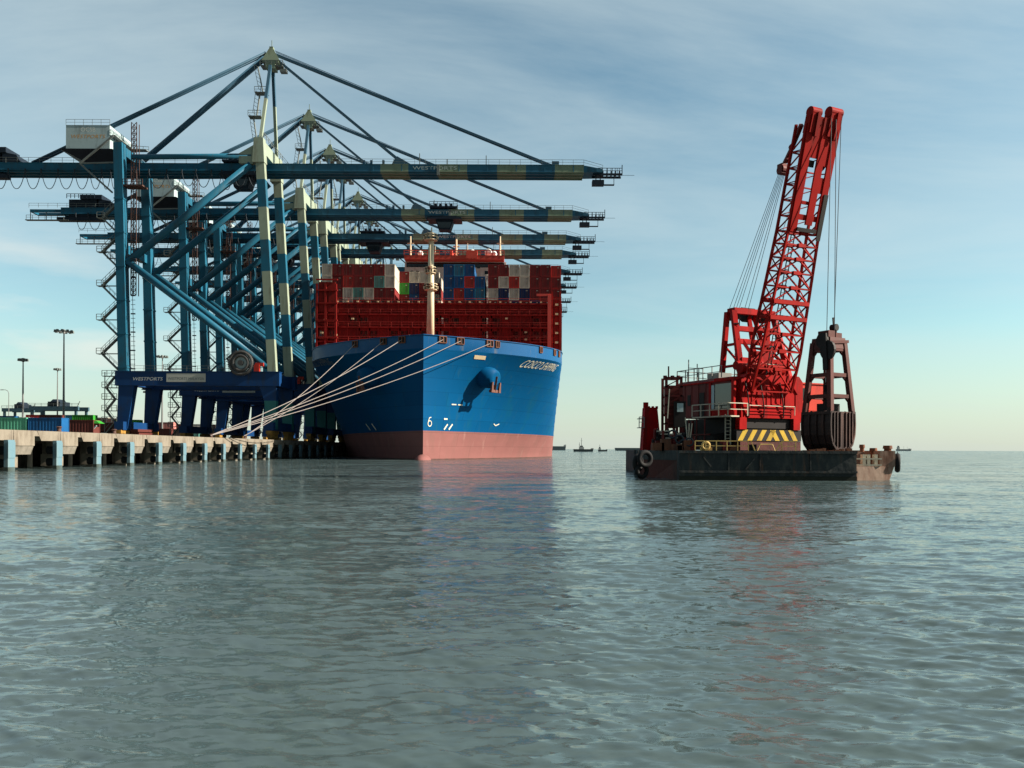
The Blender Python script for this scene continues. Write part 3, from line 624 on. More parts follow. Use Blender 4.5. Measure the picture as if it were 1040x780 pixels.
    b.add([(hx0+(hx1-hx0)*.33+v[0]*(hx1-hx0)*.34/wd, -4.206, hz1-1.35+v[1]) for v in vs], fs); b.build('white_lettering', M['letter_white'], mh)
    vs, fs = text_mesh('WESTPORTS', 1.1, .25); b = MB(); wd = max(v[0] for v in vs)
    b.add([(hx0+(hx1-hx0)*.10+v[0]*(hx1-hx0)*.80/wd, -4.206, hz1-2.75+v[1]) for v in vs], fs); b.build('orange_lettering', M['orange'], mh)
    # lattice lift mast beside the landside leg
    b = MB(); e0 = Lc(131.5, 245, -HS); e1 = Lc(131.5, 125, -HS); ex = l_top.x+2.6
    for qx in (0, 1.1):
        for qy in (-HS-.3, -HS+.8): b.bar((ex+qx,qy,30),(ex+qx,qy,e1.z),.14)
    z = 30.0
    while z < e1.z-1: b.bar((ex,-HS-.3,z),(ex+1.1,-HS-.3,z+1.2),.1); b.bar((ex+1.1,-HS-.3,z),(ex,-HS-.3,z+1.2),.1); b.bar((ex,-HS-.3,z),(ex+1.1,-HS-.3,z),.1); z += 1.2
    b.box(ex-1.5, ex+2.6, -HS-.9, -HS+1.5, gz0-4.9, gz0-4.6); b.rail([(ex-1.5,-HS-.9,gz0-4.6),(ex+2.6,-HS-.9,gz0-4.6)],1.1,.05,1)
    b.build('lift_mast', M['crane_rust'], root)
    # zigzag stairs on the landside leg
    b = MB()
    def flight(p, q):
        p, q = Vector(p), Vector(q); b.bar(p, q, .9, .22); b.bar(p+Vector((0,-.45,1.05)), q+Vector((0,-.45,1.05)), .07); b.bar(p+Vector((0,.45,1.05)), q+Vector((0,.45,1.05)), .07)
        for i in range(5): r_ = p.lerp(q, i/4); b.bar(r_+Vector((0,-.45,0)), r_+Vector((0,-.45,1.05)), .06)
    step = 7.05; z = zb1+.2; yy = -HS-.2
    while z+step < gz0-4:
        xl = l_bot.x-1.0-.02*z*0; xo = l_bot.x-4.6
        flight((xl,yy,z),(xo,yy,z+step/2)); flight((xo,yy,z+step/2),(xl,yy,z+step))
        b.box(xo-.9, xo+.6, yy-.6, yy+.6, z+step/2-.12, z+step/2); b.rail([(xo-.9,yy-.6,z+step/2),(xo+.6,yy-.6,z+step/2)],1.1,.05,.8)
        b.bar((xo,yy,z+step/2),(xl+.4,yy,z+step/2),.2)
        z += step
    b.build('zigzag_stair', ST, root)
    b = MB(); z = 1.2; xo = l_bot.x-2.4; k = 0
    while z < zb1-2.2:
        x0_, x1_ = (xo-1.3, xo+.6) if k % 2 == 0 else (xo+.6, xo-1.3)
        b.bar((x0_,yy,z),(x1_,yy,z+2.4),.8,.2); b.bar((x0_,yy-.4,z+1.05),(x1_,yy-.4,z+3.45),.07); b.box(xo-1.9, xo+1.2, yy-.6, yy+.6, z+2.3, z+2.42); b.rail([(xo-1.9,yy-.6,z+2.42),(xo+1.2,yy-.6,z+2.42)],1.1,.05,.8)
        z += 2.4; k += 1
    for x in (xo-1.9, xo+1.2): b.bar((x,yy+.6,0),(x,yy+.6,zb1),.14)
    b.build('portal_stair', ST, root)
    # vertical ladder on the inner face of the landside leg
    b = MB()
    for q in (0,.8): b.bar((l_bot.x+1.6+q,-HS-.6,zb1+.1),(l_top.x+1.9+q,-HS-.6,42),.08)
    for i in range(30): z = zb1+.6+i*.95; b.bar((l_bot.x+1.6-.1*i/30,-HS-.6,z),(l_bot.x+2.5-.1*i/30,-HS-.6,z),.09 if i % 4 else .25)
    b.build('leg_ladder', DK, root)
    # cable reel
    rc = Lc(244.5, 368.5, -HS-1.4); cr_ = 2.55
    b = MB(); b.ring(rc, (0,1,0), cr_-.25, .28, 40, 8); b.ring(rc+Vector((0,.55,0)), (0,1,0), cr_-.3, .22, 40, 8); b.ring(rc, (0,1,0), cr_*.6, .34, 32, 8)
    for i in range(44):
        a = 2*math.pi*i/44; d = Vector((math.cos(a),0,math.sin(a))); b.bar(rc+d*cr_*.55, rc+d*(cr_+.18), .11, .22)
    b.tube(rc+Vector((0,-.4,0)), rc+Vector((0,1.0,0)), .55, n=14)
    rl = b.build('cable_reel', M['reel_grey'], root)
    b = MB(); b.tube(rc+Vector((0,.25,0)), rc+Vector((0,.40,0)), cr_*.55, n=24); b.build('reel_disc', M['house_grey'], rl)
    b = MB(); b.box(rc.x+2.7, rc.x+3.8, rc.y, rc.y+1, zb1+.1, zb1+1.5); b.box(rc.x+2.9, rc.x+4.6, rc.y+.2, rc.y+.8, zb1+1.2, zb1+1.9); b.build('reel_motor', M['red_motor'], rl)
    # trolley with operator cab under the girders (a part that sits elsewhere on each crane)
    b = MB(); b.box(-3.4,3.2,-GY-1.0,GY+1.0,gz0-.5,gz0-.2); b.box(-2.6,2.4,-GY+.8,GY-.8,gz0-.1,gz1+.4); b.box(-3.6,3.4,-GY-1.3,GY+1.3,gz1+.3,gz1+.7)
    for x in (-2.4,-1.2,.2,1.5): b.box(x,x+.6,-GY-.8,GY+.8,gz1+.6,gz1+1.5)
    b.rail([(-3.6,-GY-1.3,gz1+.7),(3.4,-GY-1.3,gz1+.7)],1.1,.05,1)
    tr = b.build('trolley', DK, root)
    b = MB(); b.hexa([(-1.4,-1.6,gz0-3.4),(1.6,-1.6,gz0-3.4),(1.6,1.4,gz0-3.4),(-1.4,1.4,gz0-3.4)], [(-2.2,-1.7,gz0-.9),(2.4,-1.7,gz0-.9),(2.4,1.5,gz0-.9),(-2.2,1.5,gz0-.9)]); b.box(-4.2,4.4,-2.6,2.4,gz0-1.0,gz0-.52)
    cb = b.build('operator_cab', DK, tr)
    b = MB(); b.hexa([(-1.2,-1.66,gz0-3.0),(1.4,-1.66,gz0-3.0),(1.4,-1.62,gz0-3.0),(-1.2,-1.62,gz0-3.0)], [(-1.7,-1.72,gz0-1.6),(1.9,-1.72,gz0-1.6),(1.9,-1.68,gz0-1.6),(-1.7,-1.68,gz0-1.6)]); b.build('cab_window', M['glass'], tr)
    # festoon cable loops
    b = MB(); x = xa+12; i = 0
    wl = [3.1,3.6,3.4,3.6,3.5,3.2,2.6,1.9,1.7,3.6,2.8,3.8,3.2,3.0,3.3,2.2,2.4]
    while x < -6:
        wd = wl[i % len(wl)]; dp = 3.9 - .25*((i*7) % 4) if i > 8 else 3.9
        pts = []
        for t in range(13):
            u = t/12; pts.append((x+wd*u, -GY-1.0, gz0-.3-dp*(1-abs(2*u-1)**2.3)))
        b.path(pts, .075, 5); b.bar((x,-GY-1.0,gz0-.5),(x,-GY-1.0,gz0+.1),.22); x += wd; i += 1
    b.build('festoon_cable', M['rope_dark'], root)
    return root
M['crane_teal'] = mat('crane_teal_primer', (.03,.15,.15), .5, var=.1)
M['reel_grey'] = mat('reel_worn_grey', (.075,.075,.075), .5, metal=.4, var=.3, scale=2)
M['letter_white'] = mat('letter_soft_white', (.62,.64,.58), .5, var=.05)
M['boom_blue'] = mat('boom_grey_blue_paint', (.030,.115,.18), .5, var=.14, scale=.3, dirt=(.03,.05,.06), dirt_amt=.25)
M['boom_olive'] = mat('boom_olive_band', (.19,.24,.175), .5, var=.12, scale=.3, dirt=(.10,.11,.07), dirt_amt=.25)
crane = make_crane()
CY = [170, 201.5, 224.5, 241.5, 265.5, 287.5, 316, 339]
trol = [Lc(247, 175, 0).x, 32.0, 10, -20, 18, -6, 25, 5]
crl = ['nearest and tallest-looking blue gantry crane, trolley close beside its seaside tower',
       'blue gantry crane second from the camera, trolley over the ship just above the cream mast',
       'blue gantry crane third from the camera, boom third from the top',
       'blue gantry crane fourth from the camera, boom fourth from the top',
       'blue gantry crane fifth from the camera, boom tip beside the ship\'s top right containers',
       'blue gantry crane sixth from the camera, third-lowest boom tip beside the containers',
       'blue gantry crane second farthest along the wharf, boom tip small beside the ship',
       'farthest blue gantry crane on the wharf, lowest boom tip beside the ship']
cranes = [crane]
for i in range(1, 8): cranes.append(copy_tree(crane))
for i, c in enumerate(cranes):
    c.location = (RAILX, CY[i], QZ); c['label'] = crl[i]
    for ch in c.children:
        if ch.name.startswith('trolley'): ch.location.x = trol[i]
# backreach trolley on crane two's landside end is machinery: a stowed spreader frame
b = MB(); zz = Lc(300, 175, 0).z
b.box(-66,-54.5,-2.2,-.6,zz-2.2,zz-1.3); b.box(-63,-56,-2.0,1.5,zz-1.2,zz+3.2); b.box(-60,-54.5,-2.4,2.4,zz+3.2,zz+4.3); b.rail([(-63,-3,zz+3.2),(-56,-3,zz+3.2)],1.1,.06,1); b.hexa([(-55.5,-2,zz),(-51,-2,zz),(-51,2,zz),(-55.5,2,zz)],[(-55.5,-2,zz+3.4),(-52.5,-2,zz+2.8),(-52.5,2,zz+2.8),(-55.5,2,zz+3.4)])
wc = b.build('hoist_winch', M['crane_dark'], cranes[1]); 
w2 = wc.copy(); col.objects.link(w2); w2.parent = cranes[0]; w2.location = (-4.0,0,0)

# ------------------------------------------------------------------ container ship
SX, SY = -17.4, 154.0
HB, ZK, ZD, ZTOP = 29.0, 21.9, 23.0, 24.5
def half_breadth(s, z):
    zz = min(max(z, 0), ZK)/ZK
    Lz = 74 - 43*zz**1.35; p = 1.62 + .46*zz
    t = max(0.0, 1-s/Lz) if s < Lz else 0.0
    return HB*(1-t**p)
def hull_at(side, px, py):
    """(s, z) of the hull point of that side seen at a photo pixel"""
    prev = None
    for i in range(1, 900):
        s = i*.08; Y = SY+s; p = at(px, py, Y)
        e = side*(p.x-(SX+side*half_breadth(s, p.z)))
        if prev is not None and prev > 0 >= e: return s, p.z
        prev = e
    return 30.0, at(px, py, SY+30).z
def hull_pt(side, s, z, off=0.0):
    d = .05
    p = Vector((side*half_breadth(s, z), s, z))
    a = Vector((side*half_breadth(s+d, z), s+d, z))-p
    c = Vector((side*half_breadth(s, z+d), s, z+d))-p
    n = a.cross(c).normalized()
    if n.x*side < 0: n = -n
    return p+n*off, n
ship = thing('container_ship', (SX, SY, 0), 'huge blue container ship moored bow-on at the wharf with red lashing bridge', 'container ship')
b = MB()
ss = [0,.15,.4,.8,1.3,2,2.8,3.7,4.7,5.8,7,8.3,9.7,11.2,12.8,14.5,16.3,18.2,20.2,22.3,24.5,26.8,29.2,31.7,34.5,37.5,41,45,49,53,57,61,65,69,74,85,110,150,200,250,300,350,380,398]
zs = [-3,-1,.22,1.5,3,4.4,5.75,7.5,9.5,11.5,13.5,15.5,17.5,19.2,20.8,ZK,ZTOP]
for side in (-1, 1):
    vs = []; fs = []; ms = []
    for i, s in enumerate(ss):
        for z in zs: vs.append((side*half_breadth(s, z), s, z))
    nz_ = len(zs)
    for i in range(len(ss)-1):
        for j in range(nz_-1):
            q = (i*nz_+j, (i+1)*nz_+j, (i+1)*nz_+j+1, i*nz_+j+1)
            b.add([vs[k] for k in (q if side > 0 else q[::-1])], [(0,1,2,3)], (4 if zs[j] < .2 else 1) if zs[j] < 5.7 else (2 if zs[j] >= ZK-.01 else 0))
b.add([(-HB,398,-3),(HB,398,-3),(HB,398,ZTOP),(-HB,398,ZTOP)], [(1,0,3,2)], 0)
dk = []
for s in ss: dk.append((half_breadth(s, ZTOP)-.12, s, ZD))
n = len(dk)
b.add([(-x if i else 0, s, z) for i, (x, s, z) in enumerate(dk)]+[(x if i else 0, s, z) for i, (x, s, z) in enumerate(dk)], [(i, n+i, n+i+1, i+1) for i in range(n-1)], 3)
# merge coincident vertices so the plating shades smoothly
hull = b.build('hull', [M['hull_blue'], M['hull_red'], M['hull_bulwark'], M['deck_red'], M['hull_wet']], ship)
import bmesh
bmm = bmesh.new(); bmm.from_mesh(hull.data); bmesh.ops.remove_doubles(bmm, verts=bmm.verts, dist=.002)
for e in bmm.edges:
    if len(e.link_faces) == 2:
        e.smooth = e.link_faces[0].normal.angle(e.link_faces[1].normal, 0) < R(28)
    else: e.smooth = False
for f in bmm.faces: f.smooth = True
bmm.to_mesh(hull.data); bmm.free()
b = MB(); b.sphere((0,-.4,-1.2), (1.9,5.2,2.3), 20, 12); b.build('bulbous_bow', M['hull_red'], ship, True)
# bulwark cap and stays
b = MB()
for side in (-1, 1):
    pts = [(side*half_breadth(s, ZTOP), s, ZTOP+.06) for s in ss[:28]]
    for p, q in zip(pts[:-1], pts[1:]): b.bar(p, q, .35, .14)
b.build('bulwark_cap', M['hull_bulwark'], ship)
# fairleads
def fairlead(side, px, py, w=1.5):
    s, z = hull_at(side, px, py); z = min(max(z, ZK+.55), ZTOP-.7)
    p, nrm = hull_pt(side, s, z, .03); t = Vector((0,0,1)).cross(nrm).normalized()
    b = MB()
    for (w0, w1, h0, h1, off, m) in ((-w/2, w/2, -.55, .55, .06, 0),):
        for a_, c_ in ((Vector((0,0,0)), 0),):
            q = [p+t*w0+Vector((0,0,h0)), p+t*w1+Vector((0,0,h0)), p+t*w1+Vector((0,0,h1)), p+t*w0+Vector((0,0,h1))]
            b.hexa([q[0], q[1], q[1]+nrm*off, q[0]+nrm*off], [q[3], q[2], q[2]+nrm*off, q[3]+nrm*off], 0)  # solid dark plate in place of the shaded hole
    for x in (-w/2, 0, w/2): b.tube(p+t*x-Vector((0,0,.6))+nrm*.1, p+t*x+Vector((0,0,.6))+nrm*.1, .12, n=8, m=1)
    b.bar(p-t*w*.55+Vector((0,0,.62))+nrm*.1, p+t*w*.55+Vector((0,0,.62))+nrm*.1, .16, m=1); b.bar(p-t*w*.55-Vector((0,0,.62))+nrm*.1, p+t*w*.55-Vector((0,0,.62))+nrm*.1, .16, m=1)
    b.build('fairlead', [M['dark'], M['rust']], ship)
    return p+nrm*.15+Vector((SX, SY, 0))
ends = []
for side, px, py in ((-1,361,345.5),(-1,390,344),(-1,409,343),(1,449,343.5),(1,467,345.2),(1,497,347)):
    ends.append(fairlead(side, px, py))
for px, py in ((505,348),(549,352),(563,356),(567.5,357.5)): fairlead(1, px, py, .9)
# hull lettering and marks
def hull_letters(txt, side, s0, z0, s1, z1, h, name, mtl, shear=.35):
    vs, fs = text_mesh(txt, 1.0, shear); wd = max(v[0] for v in vs)
    b = MB(); pts = []
    for v in vs:
        u = v[0]/wd
        if side < 0: u = 1-u
        s = s0+(s1-s0)*u; z = z0+(z1-z0)*u+v[1]*h
        pts.append(hull_pt(side, s, z, .05)[0])
    b.add(pts, fs); b.build(name, mtl, ship)
sa, za = hull_at(1, 525.5, 372.5); sb_, zb_ = hull_at(1, 565, 378)
M['letter_cream'] = mat('letter_cream', (.62,.58,.46), .5, var=.08, dirt=(.35,.28,.18), dirt_amt=.2)
M['letter_shaded'] = mat('letter_shaded_grey', (.16,.18,.20), .5, var=.1)  # cream lettering darkened, painting in the shade of the starboard bow
hull_letters('COSCO SHIPPING', 1, sa, za, sa+(sb_-sa)*.86, za+(zb_-za)*.86, 2.2, 'ship_name', M['letter_cream'])
s0_, z0_ = hull_at(-1, 341, 370); s1_, z1_ = hull_at(-1, 321, 373)
hull_letters('COSCO SHIPPING', -1, s0_, z0_, s1_, z1_, 2.0, 'ship_name', M['letter_shaded'])
def hull_stroke(b, side, pts, wdt):
    ps = [hull_pt(side, s, z, .05) for s, z in pts]
    for (p, n1), (q, n2) in zip(ps[:-1], ps[1:]): b.bar(p, q, .06, wdt, up=n1.cross(q-p))
b = MB()
for px in (451, 456): 
    s, z = hull_at(1, px, 433.5); hull_stroke(b, 1, [(s, z-.55), (s+.7, z+.55)], .32)
s, z = hull_at(1, 452, 425.5); hull_stroke(b, 1, [(s-.35, z), (s+.45, z)], .3)
s, z = hull_at(1, 464, 411); hull_stroke(b, 1, [(s-1.2, z), (s-.2, z)], .22); hull_stroke(b, 1, [(s+.2, z), (s+1.2, z)], .22)
s, z = hull_at(1, 428.8, 434)
s = 1.0
hull_stroke(b, 1, [(s+.40+.40*math.cos(a_), z+.55*math.sin(a_)) for a_ in [i*math.pi/8 for i in range(17)]], .15); hull_stroke(b, 1, [(s+.05, z+.2), (s+.25, z+1.1), (s+.65, z+1.25)], .15)
s, z = hull_at(1, 504, 430)
hull_stroke(b, 1, [(s-.9, z-.1), (s, z-.5), (s+1.0, z-.1)], .2)
for px in (375, 381):
    s, z = hull_at(-1, px, 433.5); hull_stroke(b, -1, [(s, z-.7), (s+.9, z+.7)], .3)
b.build('hull_marking', M['letter_cream'], ship)
s, z = hull_at(1, 487, 363); b = MB(); hull_stroke(b, 1, [(s-.8, z), (s+.8, z)], .8); b.build('company_badge', M['lamp_lens'], ship)
# anchor bolsters with anchors
for side in (1, -1):
    s, z = hull_at(1, 493, 383)
    p, n_ = hull_pt(side, s, z)
    d = Vector((side*.80, -.56, -.18)).normalized()
    b = MB(); b.tube(p-d*3.0, p+d*1.6, 2.5, 2.15, 28); b.tube(p+d*1.6, p+d*2.6, 2.15, 1.75, 28); b.tube(p+d*2.6, p+d*2.85, 1.75, 1.3, 28)
    bo = b.build('anchor_bolster', M['hull_blue'], ship, True)
    bq = bmesh.new(); bq.from_mesh(bo.data); bmesh.ops.remove_doubles(bq, verts=bq.verts, dist=.003)
    for f in list(bq.faces):
        f.smooth = len(f.verts) == 4
    bq.to_mesh(bo.data); bq.free()
    b = MB(); c = p+d*2.75-Vector((0,0,.5)); t = Vector((0,0,1)).cross(d).normalized(); u = d.cross(t).normalized()
    if u.z > 0: u = -u
    b.bar(c-u*1.0, c+u*2.2, .5, .5); b.bar(c+u*2.1-t*1.5, c+u*2.1+t*1.5, .6, .55); b.hexa([c+u*2.3-t*1.6, c+u*2.3-t*.9, c+u*2.3-t*.9+d*.5, c+u*2.3-t*1.6+d*.5],[c+u*.2-t*1.45, c+u*.2-t*1.15, c+u*.2-t*1.15+d*.3, c+u*.2-t*1.45+d*.3]); b.hexa([c+u*2.3+t*.9, c+u*2.3+t*1.6, c+u*2.3+t*1.6+d*.5, c+u*2.3+t*.9+d*.5],[c+u*.2+t*1.15, c+u*.2+t*1.45, c+u*.2+t*1.45+d*.3, c+u*.2+t*1.15+d*.3])
    b.build('anchor', M['anchor'], ship)
# foremast
SO = (SX, SY, 0)
b = MB(off=SO); YM = 170.0
p0 = at(437, 345, YM); p1 = at(438, 243, YM)
b.tube((p0.x,YM,ZD), (p1.x,YM,p1.z), .88, .56, 16); p2 = at(438.5, 231, YM); b.tube((p1.x,YM,p1.z), (p2.x,YM,p2.z), .28, .12, 8)
for zc_ in ((p2.z-1.5),): b.bar((p1.x-1,YM,zc_),(p1.x+1,YM,zc_),.2)
mast = b.build('foremast', M['mast_cream'], ship, True)
b = MB(off=SO)
for py, rr_ in ((244,1.45),(277.5,1.15),(294.5,1.4)):
    p = at(437.5, py, YM); b.tube((p.x,YM,p.z-.06),(p.x,YM,p.z+.04),rr_,n=14)
    k = 10; pts = [(p.x+rr_*math.cos(2*math.pi*i/k), YM+rr_*math.sin(2*math.pi*i/k), p.z+.1) for i in range(k+1)]; b.rail(pts, 1.1, .07, 2)
    for sx in (-1,1): b.box(p.x+sx*rr_-.2, p.x+sx*rr_+.2, YM-.3, YM+.1, p.z+.2, p.z+.8)
b.build('lookout_platform', M['mast_cream'], mast)
b = MB(off=SO)
for py in (273, 291): p = at(436.5, py, YM); b.sphere((p.x, YM-1.0, p.z), .42, 10, 8)
b.build('mast_lamp', M['rust'], mast)
# foredeck breakwater bits
b = MB(off=SO)
p = at(427,338,172); b.path([(p.x-3,172,ZD),(p.x-1.5,172,ZD+2.8),(p.x-2.6,172,ZD+3.8)], .35, 8); b.box(p.x-9, p.x-4, 172, 174, ZD+1.6, ZD+2.0)
p = at(350,346.5,172); b.box(p.x-4, p.x+8, 171.5, 172, ZTOP+.2, ZTOP+.5)
b.build('foredeck_gear', M['pale_pipe'], ship)
# lashing bridge across the deck
YL = 184.5
XL, XR = SX-HB+.6, SX+HB-.2
b = MB(off=SO)
z0l = ZD; ztop = at(440, 308, YL).z
n = 24
xs = [XL+(XR-XL)*i/n for i in range(n+1)]
for i, x in enumerate(xs): b.box(x-.16, x+.16, YL, YL+.8, z0l, ztop)
levels = [z0l+1.0, z0l+4.2, z0l+7.6, z0l+10.6, ztop-.1]
for z in levels: b.box(XL, XR, YL-.25, YL+1.5, z-.16, z+.16)
rnd = random.Random(3)
for i in range(n):
    for j in range(4):
        za_, zb2 = levels[j]+.16, levels[j+1]-.16; xa_, xb_ = xs[i]+.16, xs[i+1]-.16
        open_ = (j == 1 and rnd.random() < .72) or (j == 0 and rnd.random() < .8) or (j == 2 and rnd.random() < .35)
        if open_:
            b.box(xa_, xb_, YL+.3, YL+.5, za_, za_+(zb2-za_)*.28); b.box(xa_, xb_, YL+.3, YL+.5, zb2-(zb2-za_)*.2, zb2)
            b.box(xa_, xa_+.35, YL+.3, YL+.5, za_, zb2)
        else:
            b.box(xa_, xb_, YL+.3, YL+.5, za_, zb2)
            b.box((xa_+xb_)/2-.07, (xa_+xb_)/2+.07, YL+.22, YL+.3, za_, zb2)
            if rnd.random() < .4: b.bar((xa_,YL+.2,za_),(xb_,YL+.2,zb2),.12)
lash = b.build('lashing_bridge', M['deck_red'], ship)
b = MB(off=SO)
for z in levels[1:]: b.rail([(XL,YL-.25,z+.16),(XR,YL-.25,z+.16)], 1.05, .03, 2.4)
b.build('walkway_railing', M['rail_pale'] if 'rail_pale' in M else M['post_red'], lash)
b = MB(off=SO)
for i in range(1, n): 
    if i % 1 == 0: b.box(xs[i]-.22, xs[i]+.22, YL-.5, YL-.25, ztop+.1, ztop+.42)
for x_, z_ in ((XL+2,z0l+9),(XL+4.5,z0l+5.5),(XL+1.2,z0l+6),(SX-20,z0l+9.3),(SX+16,z0l+9.5),(SX+20.5,z0l+6.3),(SX+20.5,z0l+4.6)): b.box(x_-.3, x_+.3, YL-.5, YL-.28, z_, z_+.4)
b.build('deck_lamp', M['lamp_lens'], lash)
# tall red end towers of the lashing bridge
b = MB(off=SO)
for x in (XL+.2, XL+2.2, XL+4.6): b.box(x-.22, x+.22, YL-1.2, YL-.8, z0l, at(320, 289, YL).z)
for z in (z0l+5, z0l+9, z0l+13, z0l+16, z0l+18.5): b.box(XL, XL+5.0, YL-1.25, YL-.7, z-.14, z+.14)
b.box(XL+.5, XL+4.4, YL-.7, YL-.5, z0l+11, z0l+18)
b.build('end_tower', M['deck_red'], lash)
b = MB(off=SO)
for x in (XR-.3, XR-2.2): b.box(x-.2, x+.2, YL-1.2, YL-.8, z0l, at(565, 297, YL).z)
for z in [z0l+2+i*2.1 for i in range(8)]: b.box(XR-2.3, XR, YL-1.1, YL-.85, z-.1, z+.1)
b.box(XR-2.0, XR-.4, YL-.8, YL-.6, z0l, z0l+14)
b.build('end_tower', M['deck_red'], lash)
b = MB(off=SO)
for i in range(6): b.box(XR-1.5, XR-.8, YL-1.45, YL-1.1, z0l+1.6+2.2*i, z0l+2.05+2.2*i)
b.build('deck_lamp', M['lamp_lens'], lash)
b = MB(off=SO); p = at(558, 300, YL-1.5); b.box(p.x-.42, p.x+.42, YL-2.1, YL-1.4, z0l, p.z); b.box(p.x-3, p.x+.4, YL-1.9, YL-1.5, p.z-.2, p.z+.3); b.build('derrick_post', M['post_red'], lash)
# superstructure
YS = 217.5
b = MB(off=SO)
x0, x1 = at(411, 280, YS).x, at(514, 280, YS).x
zt = at(462, 266, YS).z
b.box(x0, x1, YS, YS+13, ZD, zt-.02)
for z in [ZD+6+3*i for i in range(int((zt-ZD-6)/3))]: b.box(x0-.1, x1+.1, YS-.12, YS+.1, z, z+.18)
sup = b.build('superstructure', M['ship_white'], ship)
b = MB(off=SO); b.box(x0+.5, x1-.5, YS-.18, YS-.02, zt-1.5, zt-.25)
for px, py in ((424,277),(418,277),(486,271),(494,277)): p = at(px,py,YS); b.box(p.x-.45,p.x+.45,YS-.16,YS-.02,p.z-.45,p.z+.45)
b.build('bridge_window', M['glass'], sup)
b = MB(off=SO); xw0, xw1 = at(413, 262, YS).x, at(511, 262, YS).x; zw = at(462, 259, YS).z
b.box(xw0-.3, xw1+.3, YS-3, YS+14, zt, zt+1.1); b.rail([(xw0-.3,YS-3,zt+1.1),(xw1+.3,YS-3,zt+1.1)], 1.3, .09, 1.6); b.box(xw0+12, xw1-14, YS-.5, YS+6, zt+1.1, zt+3.3); b.box(xw1-10, xw1-7, YS-3.2, YS-1, zt+.2, zt+2.4)
b.build('compass_deck', M['wing_red'], sup)
for px, py, r_ in ((417,240,.32),(463.5,243,.4),(508,240,.32),(442,250,.12),(475,247,.12)):
    b = MB(off=SO); p = at(px, py, YS+2); b.tube((p.x,YS+2,zt+1), (p.x,YS+2,p.z), r_, r_*.6, 8); b.bar((p.x-.9,YS+2,p.z-2),(p.x+.9,YS+2,p.z-2),.3); b.bar((p.x-.7,YS+2,p.z-4),(p.x+.7,YS+2,p.z-4),.25)
    b.build('antenna_mast', M['mast_cream'], sup)
b = MB(off=SO)
for px, r_ in ((496,1.1),(502,.8),(427,.8),(480,1.0)): p = at(px, 257, YS+3); b.sphere((p.x,YS+3,zt+2.2+r_),r_,12,8); b.tube((p.x,YS+3,zt+1),(p.x,YS+3,zt+2.2),.3,n=8)
b.build('radome', M['white'], sup, True)

# ------------------------------------------------------------------ containers
CC = {'red': ((.20,.020,.020), (.05,.02,.02)), 'bright_red': ((.44,.035,.028), (.12,.02,.02)), 'beige': ((.50,.45,.37), (.25,.18,.12)), 'teal': ((.10,.28,.25), (.05,.12,.1)),
      'blue': ((.010,.085,.23), (.02,.04,.08)), 'sea_blue': ((.03,.17,.28), (.02,.07,.1)), 'navy': ((.012,.03,.10), (.02,.02,.04)), 'green': ((.035,.26,.03), (.03,.1,.03)),
      'white': ((.62,.60,.55), (.3,.2,.14)), 'brown': ((.10,.03,.025), (.04,.02,.02)), 'mint': ((.10,.38,.25), (.05,.16,.1)), 'pink': ((.45,.18,.16), (.2,.1,.08)), 'grey': ((.12,.11,.10), (.06,.05,.04))}
CW = {'red': 'dark red', 'bright_red': 'bright red', 'beige': 'beige', 'teal': 'teal', 'blue': 'blue', 'sea_blue': 'sea blue', 'navy': 'navy', 'green': 'bright green', 'white': 'white', 'brown': 'maroon', 'mint': 'mint green', 'pink': 'faded pink', 'grey': 'dark grey'}
cmats = {k: mat('container_'+k, v[0], .55, var=.14, scale=.7, dirt=v[1], dirt_amt=.2, dirt_scale=.9) for k, v in CC.items()}
cmesh = {}
def container_mesh(colr, length, h, axis):
    key = (colr, length, h, axis)
    if key in cmesh: return cmesh[key]
    W_ = 2.438
    b = MB()
    # posts and rails
    for sx in (0, W_-.16):
        for sy in (0, length-.16): b.box(sx, sx+.16, sy, sy+.16, 0, h)
    for z in (0, h-.14):
        for sx in (0, W_-.12): b.box(sx, sx+.12, .16, length-.16, z, z+.14)
        for sy in (0, length-.12): b.box(.16, W_-.16, sy, sy+.12, z, z+.14)
    b.box(.12, W_-.12, .12, length-.12, .1, h-.05)          # core and roof
    # corrugated long sides
    nn = max(8, int(length/.56)); st = (length-.32)/nn
    for sx, o_ in ((.11, -.07), (W_-.11, .07)):
        for i in range(nn):
            y = .16+i*st; a0 = sx; a1 = sx+o_
            b.add([(a0,y,.14),(a1,y+st*.2,.14),(a1,y+st*.55,.14),(a0,y+st*.75,.14),(a0,y+st,.14),(a0,y,h-.14),(a1,y+st*.2,h-.14),(a1,y+st*.55,h-.14),(a0,y+st*.75,h-.14),(a0,y+st,h-.14)],
                  [(0,1,6,5),(1,2,7,6),(2,3,8,7),(3,4,9,8)] if o_ > 0 else [(5,6,1,0),(6,7,2,1),(7,8,3,2),(8,9,4,3)])
    # door end facing -y: leaves, locking rods, centre seam
    for xa_, xb_ in ((.17, W_/2-.015), (W_/2+.015, W_-.17)): b.box(xa_, xb_, .055, .119, .15, h-.15)
    for x in (.45, .85, W_-.85, W_-.45): b.box(x-.025, x+.025, .0, .05, .12, h-.1, 1)
    b.box(1.5, 2.0, .03, .054, h-.62, h-.42, 2)
    # flat far end
    b.box(.17, W_-.17, length-.118, length-.05, .15, h-.15)
    if axis == 'x':
        b.v = [(y, x, z) for x, y, z in b.v]; b.f = [f[::-1] for f in b.f]
    o = b.build('cargo_container', [cmats[colr], M['rail_grey'] if colr in ('beige','white') else M['crane_rust'], cmats['beige'] if colr not in ('beige','white') else M['rail_grey']])
    me = o.data; bpy.data.objects.remove(o); cmesh[key] = me
    return me
